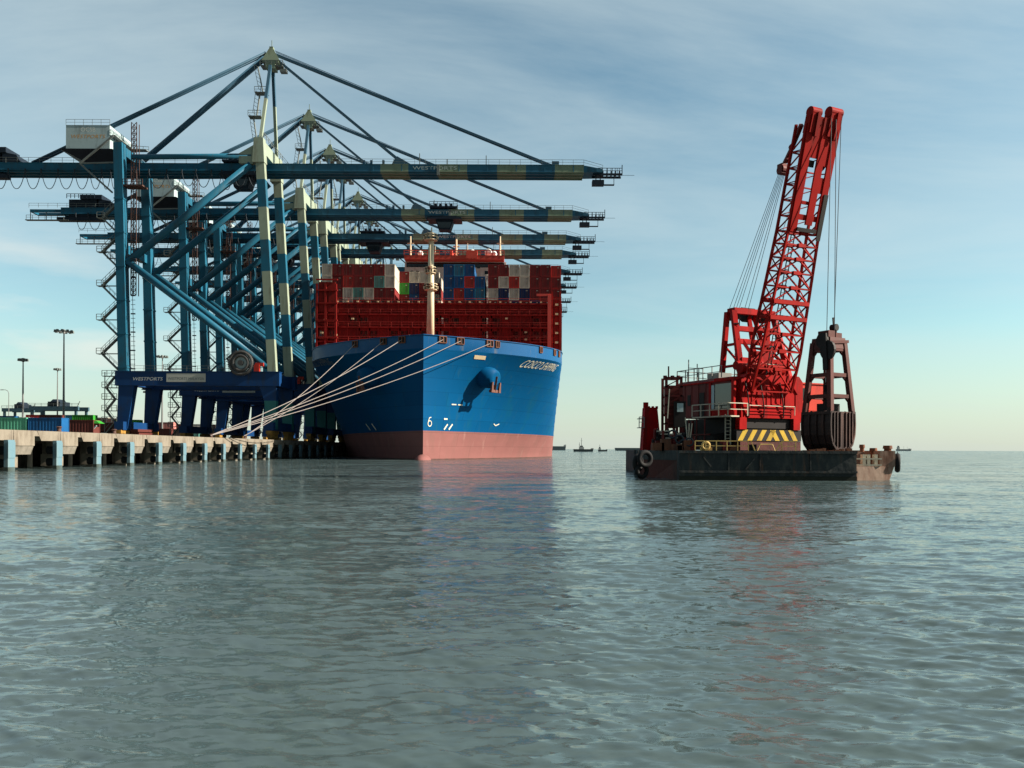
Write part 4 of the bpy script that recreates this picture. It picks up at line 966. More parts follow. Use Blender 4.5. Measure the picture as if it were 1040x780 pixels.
def container(colr, x, y, z, label, group, length=12.19, h=2.79, axis='y'):
    o = bpy.data.objects.new('cargo_container', container_mesh(colr, length, h, axis)); col.objects.link(o); o.location = (x, y, z)
    return tag(o, label, 'container', group)
TH = 2.86; Z0 = 38.15
ordn = ['first','second','third','fourth','fifth','sixth','seventh']
tiern = ['bottom','middle','top']
GS = 'containers stacked on the ship'
def stack(x0, y0, rows, where):
    """rows from the top tier down; None leaves a gap"""
    nt_ = len(rows)
    for j, row in enumerate(rows):
        for i, c in enumerate(row):
            if c is None: continue
            tn = tiern[2-j] if nt_ == 3 else ['top','second','third','bottom'][j]
            container(c, x0+2.52*i+random.uniform(-.012,.012), y0+random.uniform(-.02,.02), Z0+TH*(nt_-1-j), '%s container, %s tier of the %s stack, %s from left' % (CW[c], tn, where, ordn[i]), GS)
YC = 190.0
XA = at(327, 280, YC).x; XBk = at(405.5, 290, 198).x; XCk = at(450.5, 280, YC).x; XD = at(495.8, 280, YC).x; XE = XD+2.52*6+.08
stack(XA, YC, [['beige','red','red','red','red','red','beige'], ['beige','red','bright_red','red','red','teal','beige'], ['red','red','beige','teal','beige','red','red']], 'left-hand')
stack(XBk, 198.0, [['red','beige','beige','beige'], ['green','navy','red','red'], ['red','blue','red','beige']], 'low set-back')
stack(XCk, YC, [['blue','sea_blue','blue',None], ['blue','blue','bright_red','blue'], ['blue','bright_red','blue','sea_blue']], 'mostly blue middle')
stack(XD, YC, [['red','red','beige','beige','red','red'], ['red','beige','bright_red','beige','red','red'], ['beige','navy','beige','navy','red','red']], 'right-hand')
stack(XE, YC+.8, [['bright_red'], ['red'], ['red']], 'far right single-column')
for i in range(5): container('red', XD+2.52*(i+1), YC+13.2, Z0+TH*2+.9, 'dark red container showing above the back of the right-hand stack, %s from left' % ordn[i], GS)
for i in range(7): container('brown' if i in (1,4) else 'red', XA+2.52*i, YC+13.2, Z0+TH*2+(.5 if i in (1,2,4) else -.3), 'red container of the bay behind the left-hand stack, barely showing above it', GS)
cols = [XA+2.52*i for i in range(7)]+[XBk+2.52*i for i in range(4)]+[XCk+2.52*i for i in range(4)]+[XD+2.52*i for i in range(6)]+[XE]
rl = random.Random(11)
for i, x in enumerate(cols):
    for j in range(4):
        special = {(0,0):'beige',(1,0):'grey',(17,0):'navy',(18,1):'grey',(19,0):'navy',(2,0):'beige'}.get((i,j))
        c = special or ('red' if rl.random() < .8 else 'brown')
        lab = 'red container stacked low behind the red lashing bridge' if not special else '%s container low behind the red lashing bridge, %s, tier %d down' % (CW[c], 'quay end' if i < 5 else 'sea end', j+1)
        container(c, x, YC+(8 if False else 0)+(.0 if i < 7 or i > 10 else .0), Z0-.02-TH*(j+1), lab, 'red containers behind the lashing bridge')

# ------------------------------------------------------------------ mooring ropes
rl_ = ['from the starboard fairlead nearest the quay', 'from the second fairlead of the shaded bow', 'from the third fairlead of the shaded bow', 'from the fairlead just right of the stem', 'from the second fairlead on the lit bow', 'lowest, from the rightmost of the roped fairleads']
for i, (e, dst) in enumerate(zip(ends, (BB, BB, BA, BA, BA, BA))):
    b = MB(off=tuple(dst)); pts = []
    off = Vector((random.uniform(-.12,.12), random.uniform(-.3,.3), random.uniform(-.1,.12)))
    for t in range(25):
        u = t/24; p = (dst+off).lerp(e, u); p.z -= 4*u*(1-u)*1.1; pts.append(p)
    b.path(pts, .062, 6)
    o = b.build('mooring_rope', M['mooring']); o.location = dst
    tag(o, 'pale mooring rope to the wharf, %s' % rl_[i], 'mooring rope', 'bow mooring ropes of the container ship')

# ------------------------------------------------------------------ grab dredger
S = 1.06
CA = R(25)
C0 = Vector((20.14, 68.58, 0))
rv = Vector((math.cos(CA), math.sin(CA), 0)); fv = Vector((math.sin(CA), -math.cos(CA), 0))
def UV(p): return rv*(p.x*S)+fv*(p.y*S)+Vector((0,0,CAM_H+S*(p.z-CAM_H)))      # (u right, v forward, z) about the slewing centre
def UVw(u, v, z): return C0+UV(Vector((u, v, z)))
dred = thing('grab_dredger', tuple(C0), 'red grab dredger crane on a low black barge', 'dredger')
DO = tuple(C0)
# barge: main hull, end pieces
DZ = 2.18
b = MB(off=DO)
xl, xr = at(690, 470, 58.5).x, at(870, 470, 58.5).x
b.box(xl, xr, 58.5, 86, -1.2, DZ)
for z, h in ((DZ-.18,.2),(.55,.16)): b.box(xl-.02, xr+.02, 58.38, 58.5, z, z+h)
for px in (772, 823, 740): x = at(px,470,58.5).x; b.box(x-.05, x+.05, 58.42, 58.5, .72, DZ-.18)
b.bar((at(714,470,58.5).x,58.45,1.75),(at(722,470,58.5).x,58.45,1.0),.09); b.bar((at(757,470,58.5).x,58.45,.8),(at(766,470,58.5).x,58.45,1.6),.09)
barge = b.build('barge_hull', M['barge_hull'], dred)
b = MB(off=DO); b.box(xl-.01, xr+.01, 58.44, 58.499, -.6, .30); b.build('weed_band', M['barge_waterline'], barge)
b = MB(off=DO); x0 = at(650, 470, 60).x
yb = 66.0; x0 = at(646, 470, yb).x; x2 = x0*80/yb+.6
def stern(b, z0, z1, g, ins=0.0):
    lo_ = [(xl,59.3-g,z0),(xl,80,z0),(x2-g+ins,80,z0),(x0-g+ins,yb-g,z0)]; hi_ = [(xl,59.3-g,z1),(xl,80,z1),(x2-g,80,z1),(x0-g,yb-g,z1)]
    b.hexa(lo_, hi_)
stern(b, -1, 1.45, 0, .35); lb = b.build('stern_hull', M['barge_red'], barge)
b = MB(off=DO); stern(b, 1.451, DZ+.02, .07); b.build('stern_rubbing_strake', M['barge_hull'], barge)
b = MB(off=DO); x1 = at(907, 470, 60).x
b.hexa([(xr,59.3,-1),(x1-.7,59.8,-1),(x1-.7,84,-1),(xr,84,-1)], [(xr,59.3,1.05),(x1,59.8,1.05),(x1,84,1.05),(xr,84,1.05)])
b.box(xr, xr+.35, 59.4, 84, 1.05, DZ); b.box(at(892,470,60).x, x1+.05, 59.75, 84, 1.051, DZ+.05)
b.box(xr+.35, at(892,470,60).x, 62.4, 84, 1.05, DZ)
rb = b.build('bow_hull', M['barge_pale'], barge)
b = MB(off=DO)
for z in (1.15, 1.62): b.bar((xr+.35,59.6,z),(at(893,470,60).x,59.6,z),.10)
for px in (876,880.5,888): x=at(px,470,60).x; b.box(x-.12,x+.12,59.7,60.1,1.05,1.95)
b.build('bow_rail', M['pale_pipe'], rb)
def bitt(px, py0, py1, Y, r_): 
    b = MB(off=DO); p = at(px, py0, Y); q = at(px, py1, Y); b.tube((p.x,Y,q.z),(p.x,Y,p.z-.25),r_,n=12); b.tube((p.x,Y,p.z-.25),(p.x,Y,p.z),r_*1.35,r_*1.2,n=12); b.build('mooring_bitt', M['rust'], barge)
bitt(875.5,451.5,459,60.5,.16); bitt(887,455,466,61,.22); bitt(901.5,452.5,470,60.2,.26); bitt(898,458,470,62,.2)
b = MB(off=DO); x=at(889,470,61.5).x; b.box(x-.6,x+.5,61.2,62.2,1.05,1.95); b.box(x-.3,x+.6,60.7,61.2,1.05,1.6)
for i in range(9): q=at(818+i*6.2,457.5,59.0); b.box(q.x-.15,q.x+.1+.12*(i%3),58.8,59.2,DZ,DZ+.08+.05*(i%4))
b.build('deck_scrap', M['rust'], barge)
# deck railing and small gear in front of the carriage
b = MB(off=DO)
xa_, xb_ = at(706,457,59.2).x, at(760,457,59.2).x
b.rail([(xa_,59.2,DZ),(xb_,59.2,DZ)], .74, .032, .72)
xq = at(765,457,59.2).x; b.bar((xb_+.2,59.2,DZ+.74),(xq+.15,59.2,DZ),.07); xa2, xb2 = at(788,457,59.2).x, at(808,457,59.2).x
b.bar((xa2,59.2,DZ),(at(794,457,59.2).x,59.2,DZ+.7),.07); b.rail([(at(794,457,59.2).x,59.2,DZ),(xb2,59.2,DZ)], .74, .032, .8)
xc = at(779,457,59.4).x; b.path([(xc-.75,59.4,DZ),(xc-.5,59.4,DZ+.5),(xc+.4,59.4,DZ+.5),(xc+.6,59.4,DZ)],.04,6)
b.build('deck_railing', M['rail_yellow'], barge)
b = MB(off=DO); p=at(717,452.5,59.6); b.ring(p,(0,1,0),.26,.10,16,8); b.box(p.x-.35,p.x+.5,59.7,60.0,DZ,DZ+.25); b.build('cable_drum', M['rail_yellow'], barge)
# stern machinery: winches, tall red post, brown tower
b = MB(off=DO)
pt = at(660,414,66)
b.hexa([(at(652,456,66).x,65.6,DZ),(at(671,456,66).x,65.6,DZ),(at(671,456,66).x,67.2,DZ),(at(652,456,66).x,67.2,DZ)],[(at(654.5,416,66).x,65.7,pt.z),(at(667,416,66).x,65.7,pt.z),(at(667,416,66).x,67,pt.z),(at(654.5,416,66).x,67,pt.z)])
b.tube((at(656.5,410,66).x,66.3,pt.z-.2),(at(656.5,410,66).x,66.3,at(656,408.5,66).z),.22,n=12); 
for px in (659,663,667): q=at(px,414,66); b.tube((q.x,66,pt.z-.1),(q.x,66,q.z+.12),.11,n=8)
post = b.build('stern_post', M['dredger_red'], dred)
b = MB(off=DO); q0=at(648,425,66); q1=at(653,425,66); b.box(q0.x,q1.x,65.4,66.6,q0.z-.05,q0.z); q0.z=at(648,425,66).z-.75; b.box(q0.x,q1.x+.05,65.4,66.6,q0.z-.05,q0.z); b.rail([(q0.x,65.4,q0.z),(q1.x,65.4,q0.z)],.85,.03,.4); b.build('post_platform', M['rail_grey'], post)
b = MB(off=DO)
tx0, tx1 = at(674.5,400,65).x, at(692,400,65).x; tz0, tz1 = at(680,430,65).z, at(680,384,65).z
for x in (tx0+.1, tx1-.1):
    for y in (64.6, 66.2): b.box(x-.1,x+.1,y-.1,y+.1,DZ,tz1)
for i in range(6):
    z = tz0+(tz1-tz0)*i/5; b.box(tx0,tx1,64.5,64.65,z-.07,z+.07); b.box(tx0,tx1,66.15,66.3,z-.07,z+.07)
    if i < 5: z2 = tz0+(tz1-tz0)*(i+1)/5; b.bar((tx0,64.6,z),(tx1,64.6,z2),.08)
b.box(tx0+.15,tx1-.15,65.0,65.8,tz0+.6,tz1-.6); b.box(tx0+.3,tx1-.5,64.7,65.2,tz0-.4,tz0+1.2)
for px in (675.5,683,689): q=at(px,381.5,65); b.tube((q.x,65,tz1-.1),(q.x,65,q.z),.16,n=8)
b.bar((at(679,384,65).x,65,tz1),(at(679,372,65).x,65,at(679,372,65).z),.1)
tw = b.build('winch_tower', M['dredger_dull'], dred)
b = MB(off=DO); q=at(690.5,414,64); b.box(q.x-.45,q.x+.45,63.9,64.3,q.z-1.6,q.z+.5); b.build('control_box', M['dredger_black'], tw)
b = MB(off=DO); b.box(q.x-.25,q.x+.25,63.86,63.9,q.z-.35,q.z+.35); b.build('control_window', M['house_grey'], tw)
b = MB(off=DO)
for px, py, r_ in ((673,441,.5),(683,447,.42),(692,443,.5),(668,450,.35),(697,449,.3)):
    q = at(px,py,63.5); b.tube((q.x-.45,63.5,q.z),(q.x+.45,63.5,q.z),r_*.6,n=12); 
    for dx_ in (-.45,.4): b.tube((q.x+dx_,63.5,q.z),(q.x+dx_+.06,63.5,q.z),r_,n=14)
    b.box(q.x-.5,q.x+.5,63.1,63.9,DZ,q.z-r_*.3)
b.build('anchor_winch', M['dredger_black'], dred)
b = MB(off=DO)
for px0, px1, py in ((667,681,438),(671,692,441),(676,688,445),(682,694,451)): p=at(px0,py,62.8); q=at(px1,py-.4,62.8); b.bar(p,q,.10)
for px0,py0,px1,py1 in ((699,455,700,430),(703,430,700,452),(678,425,680,395),(696,424,699,455)): b.bar(at(px0,py0,62.6),at(px1,py1,62.6),.07)
b.build('pale_pipework', M['pale_pipe'], dred)
b = MB(off=DO)
for px,py,w_,h_ in ((668,455,.9,.6),(676,453,.7,.9),(686,455,.9,.5),(697,453,.5,.8),(690,456,.4,.4)): q=at(px,457,61.5); b.box(q.x-w_/2,q.x+w_/2,61.2,61.9,DZ,DZ+h_)
b.build('deck_locker', M['rust'], dred)
# undercarriage and slewing ring
T = lambda: MB(tf=UV)
b = T(); b.tube((0,0,DZ+.02),(0,0,4.5),2.5,2.5,24); b.box(-3.3,3.3,-4.2,2.6,3.55,4.75); b.box(-4.6,-1.2,-3.8,1.9,DZ+.05,3.5)
b.build('undercarriage', M['dredger_black'], dred)
b = T(); b.box(-2.9,3.3,2.2,2.95,DZ+.05,2.95); b.build('carriage_bed', M['barge_red'], dred)
b = T(); x0,x1,z0,z1 = -3.3,3.3,2.96,3.84; vy=3.0
b.box(x0,x1,2.4,vy-.002,z0,z1,1)
nst = 7; sw = (x1-x0)/(2*nst); lean=.55
for i in range(nst):
    xc = x0+2*sw*i+.1
    le = lean if xc < -.2 else -lean
    q = [(xc,z0+.02),(xc+sw,z0+.02),(xc+sw+le,z1-.02),(xc+le,z1-.02)]
    q = [(min(max(a_,x0),x1),c_) for a_,c_ in q]
    b.hexa([(q[0][0],vy,q[0][1]),(q[1][0],vy,q[1][1]),(q[1][0],vy+.012,q[1][1]),(q[0][0],vy+.012,q[0][1])],[(q[3][0],vy,q[3][1]),(q[2][0],vy,q[2][1]),(q[2][0],vy+.012,q[2][1]),(q[3][0],vy+.012,q[3][1])],0)
b.build('hazard_board', [M['hazard_yellow'], M['dredger_black']], dred)
# house
b = T(); b.box(-3.4,3.4,-4.6,2.4,4.9,7.7); b.hexa([(-3.45,-4.65,7.7),(3.45,-4.65,7.7),(3.45,2.4,7.7),(-3.45,2.4,7.7)],[(-3.1,-4.3,7.98),(3.1,-4.3,7.98),(3.1,2.4,7.98),(-3.1,2.4,7.98)])
for v in (-4.2,-3.3,-2.4,-1.5,-.6): b.box(-3.44,-3.4,v-.04,v+.04,4.95,7.65)
house = b.build('machinery_house', M['dredger_dull'], dred)
b = T(); b.box(-3.5,-3.42,-4.6,2.4,7.62,7.74); b.box(-3.55,-1.6,.6,2.95,7.68,7.9); b.box(-3.52,-3.2,.3,2.9,4.9,5.45); b.box(-3.52,-3.3,2.6,2.9,5.4,7.7); b.box(-3.5,-3.3,-.1,.15,4.9,7.7); b.build('cab_frame', M['dredger_red'], house)
b = T(); b.box(-3.47,-3.405,.65,2.55,5.5,7.45); b.box(-3.4,-3.2,2.41,2.47,5.5,7.4); b.build('cab_window', M['glass'], house)
b = T(); b.box(-3.49,-3.45,.22,.55,5.5,7.4); b.build('window_blind', M['house_grey'], house)
b = T(); b.box(-3.45,-3.405,-1.35,-.75,4.95,6.9); b.box(-3.45,-3.405,-2.9,-2.5,5.9,6.8); b.box(-3.45,-3.405,-3.9,-3.5,5.9,6.8); b.build('side_door', M['dredger_black'], house)
b = T(); b.rail([(-3.3,-4.5,7.98),(-3.3,1.2,7.98)],.95,.03,1.0); b.rail([(3.2,-4.5,7.98),(-3.3,-4.5,7.98)],.95,.03,1.0); b.box(-2.9,-1.6,-1.0,.4,7.98,8.45)
for u,v,h in ((-2.8,-3.6,1.9),(-3.0,-2.2,1.4),(-2.2,-3.0,1.2)): b.bar((u,v,7.9),(u,v,7.98+h),.06)
b.bar((-3.2,-3.0,9.1),(-1.8,-3.0,9.1),.05); b.build('roof_railing', M['rail_grey'], house)
b = T(); b.box(-4.5,-3.4,-.9,3.4,4.78,4.88); b.rail([(-4.5,-.9,4.88),(-4.5,3.4,4.88),(-2.6,3.4,4.88)],.95,.035,1.05); b.build('cab_balcony', M['rail_red'] if 'rail_red' in M else M['pale_pipe'], house)
# heavy red front frame with boom foot
b = T()
b.box(-2.9,3.4,2.41,3.05,4.75,7.7); b.hexa([(-2.9,2.41,7.7),(3.4,2.41,7.7),(3.4,3.05,7.7),(-2.9,3.05,7.7)],[(-2.3,2.41,8.15),(3.0,2.41,8.15),(3.0,3.05,8.15),(-2.3,3.05,8.15)])
for u in (-2.75, 2.75): b.box(u-.35,u+.35,2.3,3.1,3.85,4.75)
for z in (5.05,5.28): b.box(-2.3,2.2,3.05,3.11,z,z+.06)
for q in ((-1.9,5.6,-.4,7.2),(.1,5.8,1.1,7.3),(1.5,5.5,2.6,7.0)): b.box(q[0],q[2],3.05,3.10,q[1],q[1]+.07); b.box(q[0],q[2],3.05,3.10,q[3],q[3]+.07); b.box(q[0],q[0]+.07,3.05,3.10,q[1],q[3]); b.box(q[2],q[2]+.07,3.05,3.10,q[1],q[3])
for i in range(7): u=-2.2+i*.75; b.bar((u,3.1,7.35+.2*(i%2)),(u+.5,3.1,6.7+.3*(i%3)),.10)
b.bar((-2.0,3.1,5.9),(-1.2,3.1,6.4),.08)
front = b.build('front_frame', M['dredger_red'], dred)
b = T(); b.box(-2.2,2.3,2.5,2.8,3.95,4.70); b.build('front_recess', M['dredger_black'], front)
# gantry A frame on the house
UG = 1.9
TG = lambda: MB(tf=lambda p: UV(Vector((p.x+UG, p.y, p.z))))
b = TG(); Z1 = 13.8
for su in (-1,1):
    b.bar((su*2.6,.6,7.9),(su*2.15,-1.0,Z1),.42,.42); b.bar((su*2.45,-2.1,7.9),(su*2.2,-1.7,Z1),.36,.36)
    b.bar((su*2.5,.3,9.2),(su*2.4,-2.0,9.2),.2); b.bar((su*2.35,-.2,11),(su*2.3,-1.9,11),.2); b.bar((su*2.5,.3,9.2),(su*2.3,-1.9,11),.14)
for z,v in ((Z1,-1.0),(Z1-1.5,-.6),(11.2,-.3),(9.6,.2)): 
    wd = 2.15+.4*(Z1-z)/(Z1-7.9); b.box(-wd,wd,v-.22,v+.22,z-.2,z+.2)
b.box(-2.2,2.2,-1.7,-.8,Z1-.1,Z1+.28); b.bar((-.2,-1.4,Z1),(-.9,.6,8),.3); b.bar((.3,-1.4,Z1),(1.0,.6,8),.3)
b.bar((-1.9,-.2,11.3),(0,.5,8.4),.22); b.bar((1.9,-.2,11.3),(0,.5,8.4),.22)
for i in range(6): b.bar((-1.6+.6*i,.9,8.0),(-1.4+.5*i,.5,9.5),.14)
b.box(-1.3,1.4,.2,1.6,8.0,8.9); b.box(-.9,.9,-.6,.4,9.4,10.4)
ga = b.build('gantry_frame', M['dredger_red'], dred)
b = TG(); 
for u in (-1.55,-.15,1.2): b.tube((u-.28,-1.7,Z1-.15),(u+.28,-1.7,Z1-.15),.55,n=16)
b.tube((-.7,-1.7,Z1+.32),(.7,-1.7,Z1+.32),.22,n=12)
b.build('gantry_sheave', M['dredger_black'], ga)
b = TG(); b.bar((-2.0,-.9,Z1-1.1),(-2.3,-.4,Z1-1.1),.5,.06)
for u in (-.9,-.6): b.bar((u,-2.3,8),(u,-2.0,Z1),.07)
for i in range(14): z=8.3+i*.42; b.bar((-.9,-2.28,z),(-.6,-2.28,z),.05)
b.build('gantry_ladder', M['rail_grey'], ga)
# boom: lattice below, plated twin head above
foot = Vector((0,3.0,6.9)); tip = Vector((0,8.36,26.2))
bd = (tip-foot).normalized(); bn = Vector((0,bd.z,-bd.y))     # bn points forward of the boom
Lb = (tip-foot).length
def bp_(t, u, d): 
    p = foot+bd*(Lb*t); return Vector((u-.12-.42*t, p.y+bn.y*d, p.z+bn.z*d))
def hw(t): return 2.12-.62*min(1, t/.60) if t > .12 else 2.0
def hd_(t): return (.60 if t > .15 else .35+.25*t/.15)*(1 if t < .8 else 1-.9*(t-.8))
b = T(); TS = .60
ts = [0,.09,.16,.225,.285,.345,.40,.455,.505,.555,TS]
for su in (-1,1):
    for sd in (-1,1):
        for a_, c_ in zip(ts[:-1], ts[1:]): b.bar(bp_(a_,su*hw(a_),sd*hd_(a_)), bp_(c_,su*hw(c_),sd*hd_(c_)), .17)
        b.bar(bp_(TS,su*hw(TS),sd*hd_(TS)), bp_(.97,su*hw(1),sd*hd_(.97)), .17 if sd < 0 else .2)
for i, t in enumerate(ts):
    for sd in (-1,1):
        th_ = .30 if abs(t-.345) < .01 or abs(t-.285) < .01 else .11
        b.bar(bp_(t,-hw(t),sd*hd_(t)), bp_(t,hw(t),sd*hd_(t)), th_)
    for su in (-1,1): b.bar(bp_(t,su*hw(t),-hd_(t)), bp_(t,su*hw(t),hd_(t)), .1)
    if i < len(ts)-1:
        t2 = ts[i+1]; tm = (t+t2)/2
        for sd in (-1,1):
            b.bar(bp_(t,-hw(t),sd*hd_(t)), bp_(t2,0,sd*hd_(t2)), .10); b.bar(bp_(t,hw(t),sd*hd_(t)), bp_(t2,0,sd*hd_(t2)), .10)
            b.bar(bp_(t2,-.35,sd*hd_(t2)), bp_(t2,.35,sd*hd_(t2)), .26)
        for su in (-1,1):
            b.bar(bp_(t,su*hw(t),-hd_(t)), bp_(t2,su*hw(t2),hd_(t2)), .09)
            b.bar(bp_(t,su*hw(t),hd_(t)), bp_(t2,su*hw(t2),-hd_(t2)), .07)
t = TS
while t < .93:
    for su in (-1,1): b.bar(bp_(t,su*hw(t),-hd_(t)), bp_(t+.055,su*hw(t),hd_(t)), .08); b.bar(bp_(t,su*hw(t),-hd_(t)), bp_(t,su*hw(t),hd_(t)), .08)
    b.bar(bp_(t,-hw(t),-hd_(t)), bp_(t,hw(t),-hd_(t)), .09); b.bar(bp_(t,-hw(t),-hd_(t)), bp_(t+.055,hw(t),-hd_(t)), .07)
    t += .055
boom = b.build('lattice_boom', M['dredger_boom'], dred)
b = T()
def plate(t0, t1, u0, u1, d, th=.12, m=0, u0b=None, u1b=None):
    u0b = u0 if u0b is None else u0b; u1b = u1 if u1b is None else u1b
    q = lambda t, u, dd: bp_(t, u, d*1+dd)
    b.hexa([q(t0,u0,0),q(t0,u1,0),q(t0,u1,th),q(t0,u0,th)], [q(t1,u0b,0),q(t1,u1b,0),q(t1,u1b,th),q(t1,u0b,th)], m)
D = .63
plate(TS, 1.0, -1.52, -.88, D, .14); plate(TS+.03, 1.0, -.12, .50, D, .14); plate(TS, 1.0, .92, 1.50, D, .14)
plate(.86, 1.0, -.88, -.12, D-.02, .1); plate(.84, 1.0, .50, .92, D-.02, .1)
plate(.745, .80, .50, .92, D-.02, .1); plate(.645, .665, -.88, .92, D-.03, .08); plate(.70,.712,-.88,-.12,D-.03,.08)
b.hexa([bp_(.86,1.38,-.4),bp_(.86,1.5,-.4),bp_(.86,1.5,.62),bp_(.86,1.38,.62)],[bp_(.975,1.38,-.4),bp_(.975,1.5,-.4),bp_(.975,1.5,.62),bp_(.975,1.38,.62)])
b.build('boom_head_plating', M['dredger_red'] if False else M['dredger_boom'], boom)
b = T(); plate(TS+.004, TS+.018, -.9, .95, D+.15, .08); b.build('boom_lower_stop', M['dredger_black'], boom)
b = T(); plate(TS-.02, .745, 1.12, 1.52, D+.142, .05); b.build('boom_wear_plate', M['dredger_black'], boom)
for u0, u1 in ((-.8,-.15),(.5,.9)):
    b = T(); plate(.83,.853, u0, u1, D-.2, .1); b.build('rope_guide', M['dredger_black'], boom)
for u0, u1, tt in ((-1.42,-.55,1.010), (.30, 1.42,1.024)):
    b = T(); q0 = bp_(tt, 0, .52); o_ = bp_(tt, 0, 0).x
    b.tube((o_+u0,q0.y,q0.z),(o_+u1,q0.y,q0.z),.36,n=20)
    b.hexa([bp_(.94,u0,.16),bp_(.94,u1,.16),bp_(.94,u1,.86),bp_(.94,u0,.86)],[bp_(tt+.004,u0+.04,.18),bp_(tt+.004,u1-.04,.18),bp_(tt+.004,u1-.04,.86),bp_(tt+.004,u0+.04,.86)])
    um = (u0+u1)/2+.12; b.hexa([bp_(.93,um-.13,.86),bp_(.93,um+.13,.86),bp_(.93,um+.13,.98),bp_(.93,um-.13,.98)],[bp_(tt,um-.13,.86),bp_(tt,um+.13,.86),bp_(tt,um+.13,.96),bp_(tt,um-.13,.96)])
    b.build('head_sheave', M['dredger_boom'], boom)
# ladder up the inside of the boom
b = T()
for u in (-.12,.22): b.bar(bp_(.06,u,-.5),bp_(.95,u,-.5),.06)
for i in range(60): t=.07+.88*i/60; b.bar(bp_(t,-.12,-.5),bp_(t,.22,-.5),.04)
b.build('boom_ladder', M['dredger_black'], boom)
# floating luffing block and pendants
pb_ = Vector((-.95, 5.3, 23.5)); 
b = T(); b.box(pb_.x-.36,pb_.x+.40,pb_.y-.25,pb_.y+.25,pb_.z-.40,pb_.z+.32); b.tube((pb_.x-.3,pb_.y,pb_.z-.1),(pb_.x+.3,pb_.y,pb_.z-.1),.38,n=14); b.build('luffing_block', M['dredger_dull'], dred)
b = T(); pq = bp_(.97,-1.3,-.2); b.bar(pb_+Vector((.1,0,.4)), pb_.lerp(pq,.5), .22); b.bar(pb_.lerp(pq,.5), pq, .26); b.sphere(tuple(pb_.lerp(pq,.5)),.26,8,6); b.sphere(tuple(pb_.lerp(pq,.2)),.22,8,6); b.build('luffing_pendant', M['dredger_dull'], dred)
b = T()
for i, u in enumerate((-1.9,-1.5,-1.2,-.9,-.3,.1)):
    b.tube((u+UG*.8,-1.4,Z1+.1), (pb_.x-.3+.11*i, pb_.y-.1, pb_.z-.3), .022, n=5)
b.tube((.5+UG,-1.2,Z1),(pb_.x+.9,pb_.y+.2,pb_.z-2.0),.018,n=5)
b.build('luffing_rope', M['rope_dark'], dred)
# side panel and cabin behind the grab, sunlight painted into the cabin red
b = T(); b.box(3.42,3.62,-3.6,2.6,4.95,7.6); b.box(3.42,3.9,1.0,2.5,4.6,5.2); b.build('side_panel', M['dredger_red'], dred)
b = T(); b.box(3.64,7.3,-.6,1.6,5.55,7.75); b.hexa([(3.64,-.6,4.6),(6.6,-.6,4.6),(6.6,1.5,4.6),(3.64,1.5,4.6)],[(3.64,-.6,5.5),(7.0,-.6,5.5),(7.0,1.6,5.5),(3.64,1.6,5.5)]); b.box(3.64,7.4,-.7,1.7,7.751,7.86); sc_ = b.build('side_cabin', M['cabin_sunlit'], dred)
b = T(); b.box(4.3,5.5,1.601,1.64,6.4,7.4); b.build('side_cabin_window', M['glass'], sc_)
rc_ = random.Random(23)
def pipe_run(name, mt, items, parent):
    for pts, r_ in items:
        b = T(); b.path(pts, r_, 7); b.build(name, mt, parent)
pipe_run('hydraulic_hose', M['dredger_black'], [([(-2.6+.5*i,3.12,7.6),(-2.5+.5*i,3.3,6.6-.2*(i%2)),(-2.3+.5*i,3.25,5.5),(-2.2+.5*i,3.1,4.8)],.05) for i in (0,3,7)], front)
pipe_run('handrail', M['pale_pipe'], [([(-2.4,3.2,5.0),(-2.4,3.2,5.7),(2.4,3.2,5.7),(2.4,3.2,5.0)],.035), ([(-2.2,2.9,8.2),(-2.2,2.9,9.0),(2.8,2.9,9.0),(2.8,2.9,8.2)],.035)], front)
b = T()
for i in range(9): b.box(-1.7+.42*i,-1.45+.42*i,1.2,2.3,8.0,8.35+.25*((i*5)%3))
b.tube((-2.0,1.8,8.7),(2.4,1.8,8.7),.42,n=14); b.tube((-1.2,.4,9.1),(2.0,.4,9.1),.36,n=14)
b.build('hoist_drum', M['dredger_boom'], house)
b = T()
for v in (-4.3,-3.0,-1.8): b.box(-4.4,-3.5,v,v+.7,2.3,2.9+.3*abs(v%1)); b.tube((-4.0,v+.3,2.9),(-4.0,v+.3,4.6),.12,n=8)
for i in range(6): b.tube((-4.6,-4.2+i*1.0,2.35),(-4.6,-4.2+i*1.0,4.7),.06,n=6)
b.box(-4.7,-4.5,-4.2,1.5,3.4,3.5); b.build('under_frame_post', M['dredger_dull'], dred)
b = T()
for i in range(10): z=2.3+i*.28; b.bar((-3.9,2.4,z),(-3.4,2.4,z),.05)
for u in (-3.9,-3.4): b.bar((u,2.4,2.2),(u,2.4,5.0),.07)
b.build('access_ladder', M['pale_pipe'], dred)
b = MB(off=DO)
for i in range(13):
    px = 664+i*3.4+rc_.uniform(-1,1); q = at(px,457,62.2+rc_.uniform(-.5,1.5)); h_ = rc_.uniform(.25,1.25); w_ = rc_.uniform(.12,.38)
    if i % 3: b.box(q.x-w_,q.x+w_,q.y-.25,q.y+.25,DZ,DZ+h_)
    else: b.tube((q.x,q.y,DZ),(q.x,q.y,DZ+h_+.6),.09+.05*w_,n=8)
b.build('deck_clutter', M['dredger_dull'], dred)
b = MB(off=DO)
for px,py,Y in ((690,446,61.6),(694,451,61.4),(683,441,62.0),(700,449,61.2)): q=at(px,py,Y); b.ring(q,(.3,1,0),.30,.07,14,6)
b.build('hose_coil', M['rope_dark'], dred)
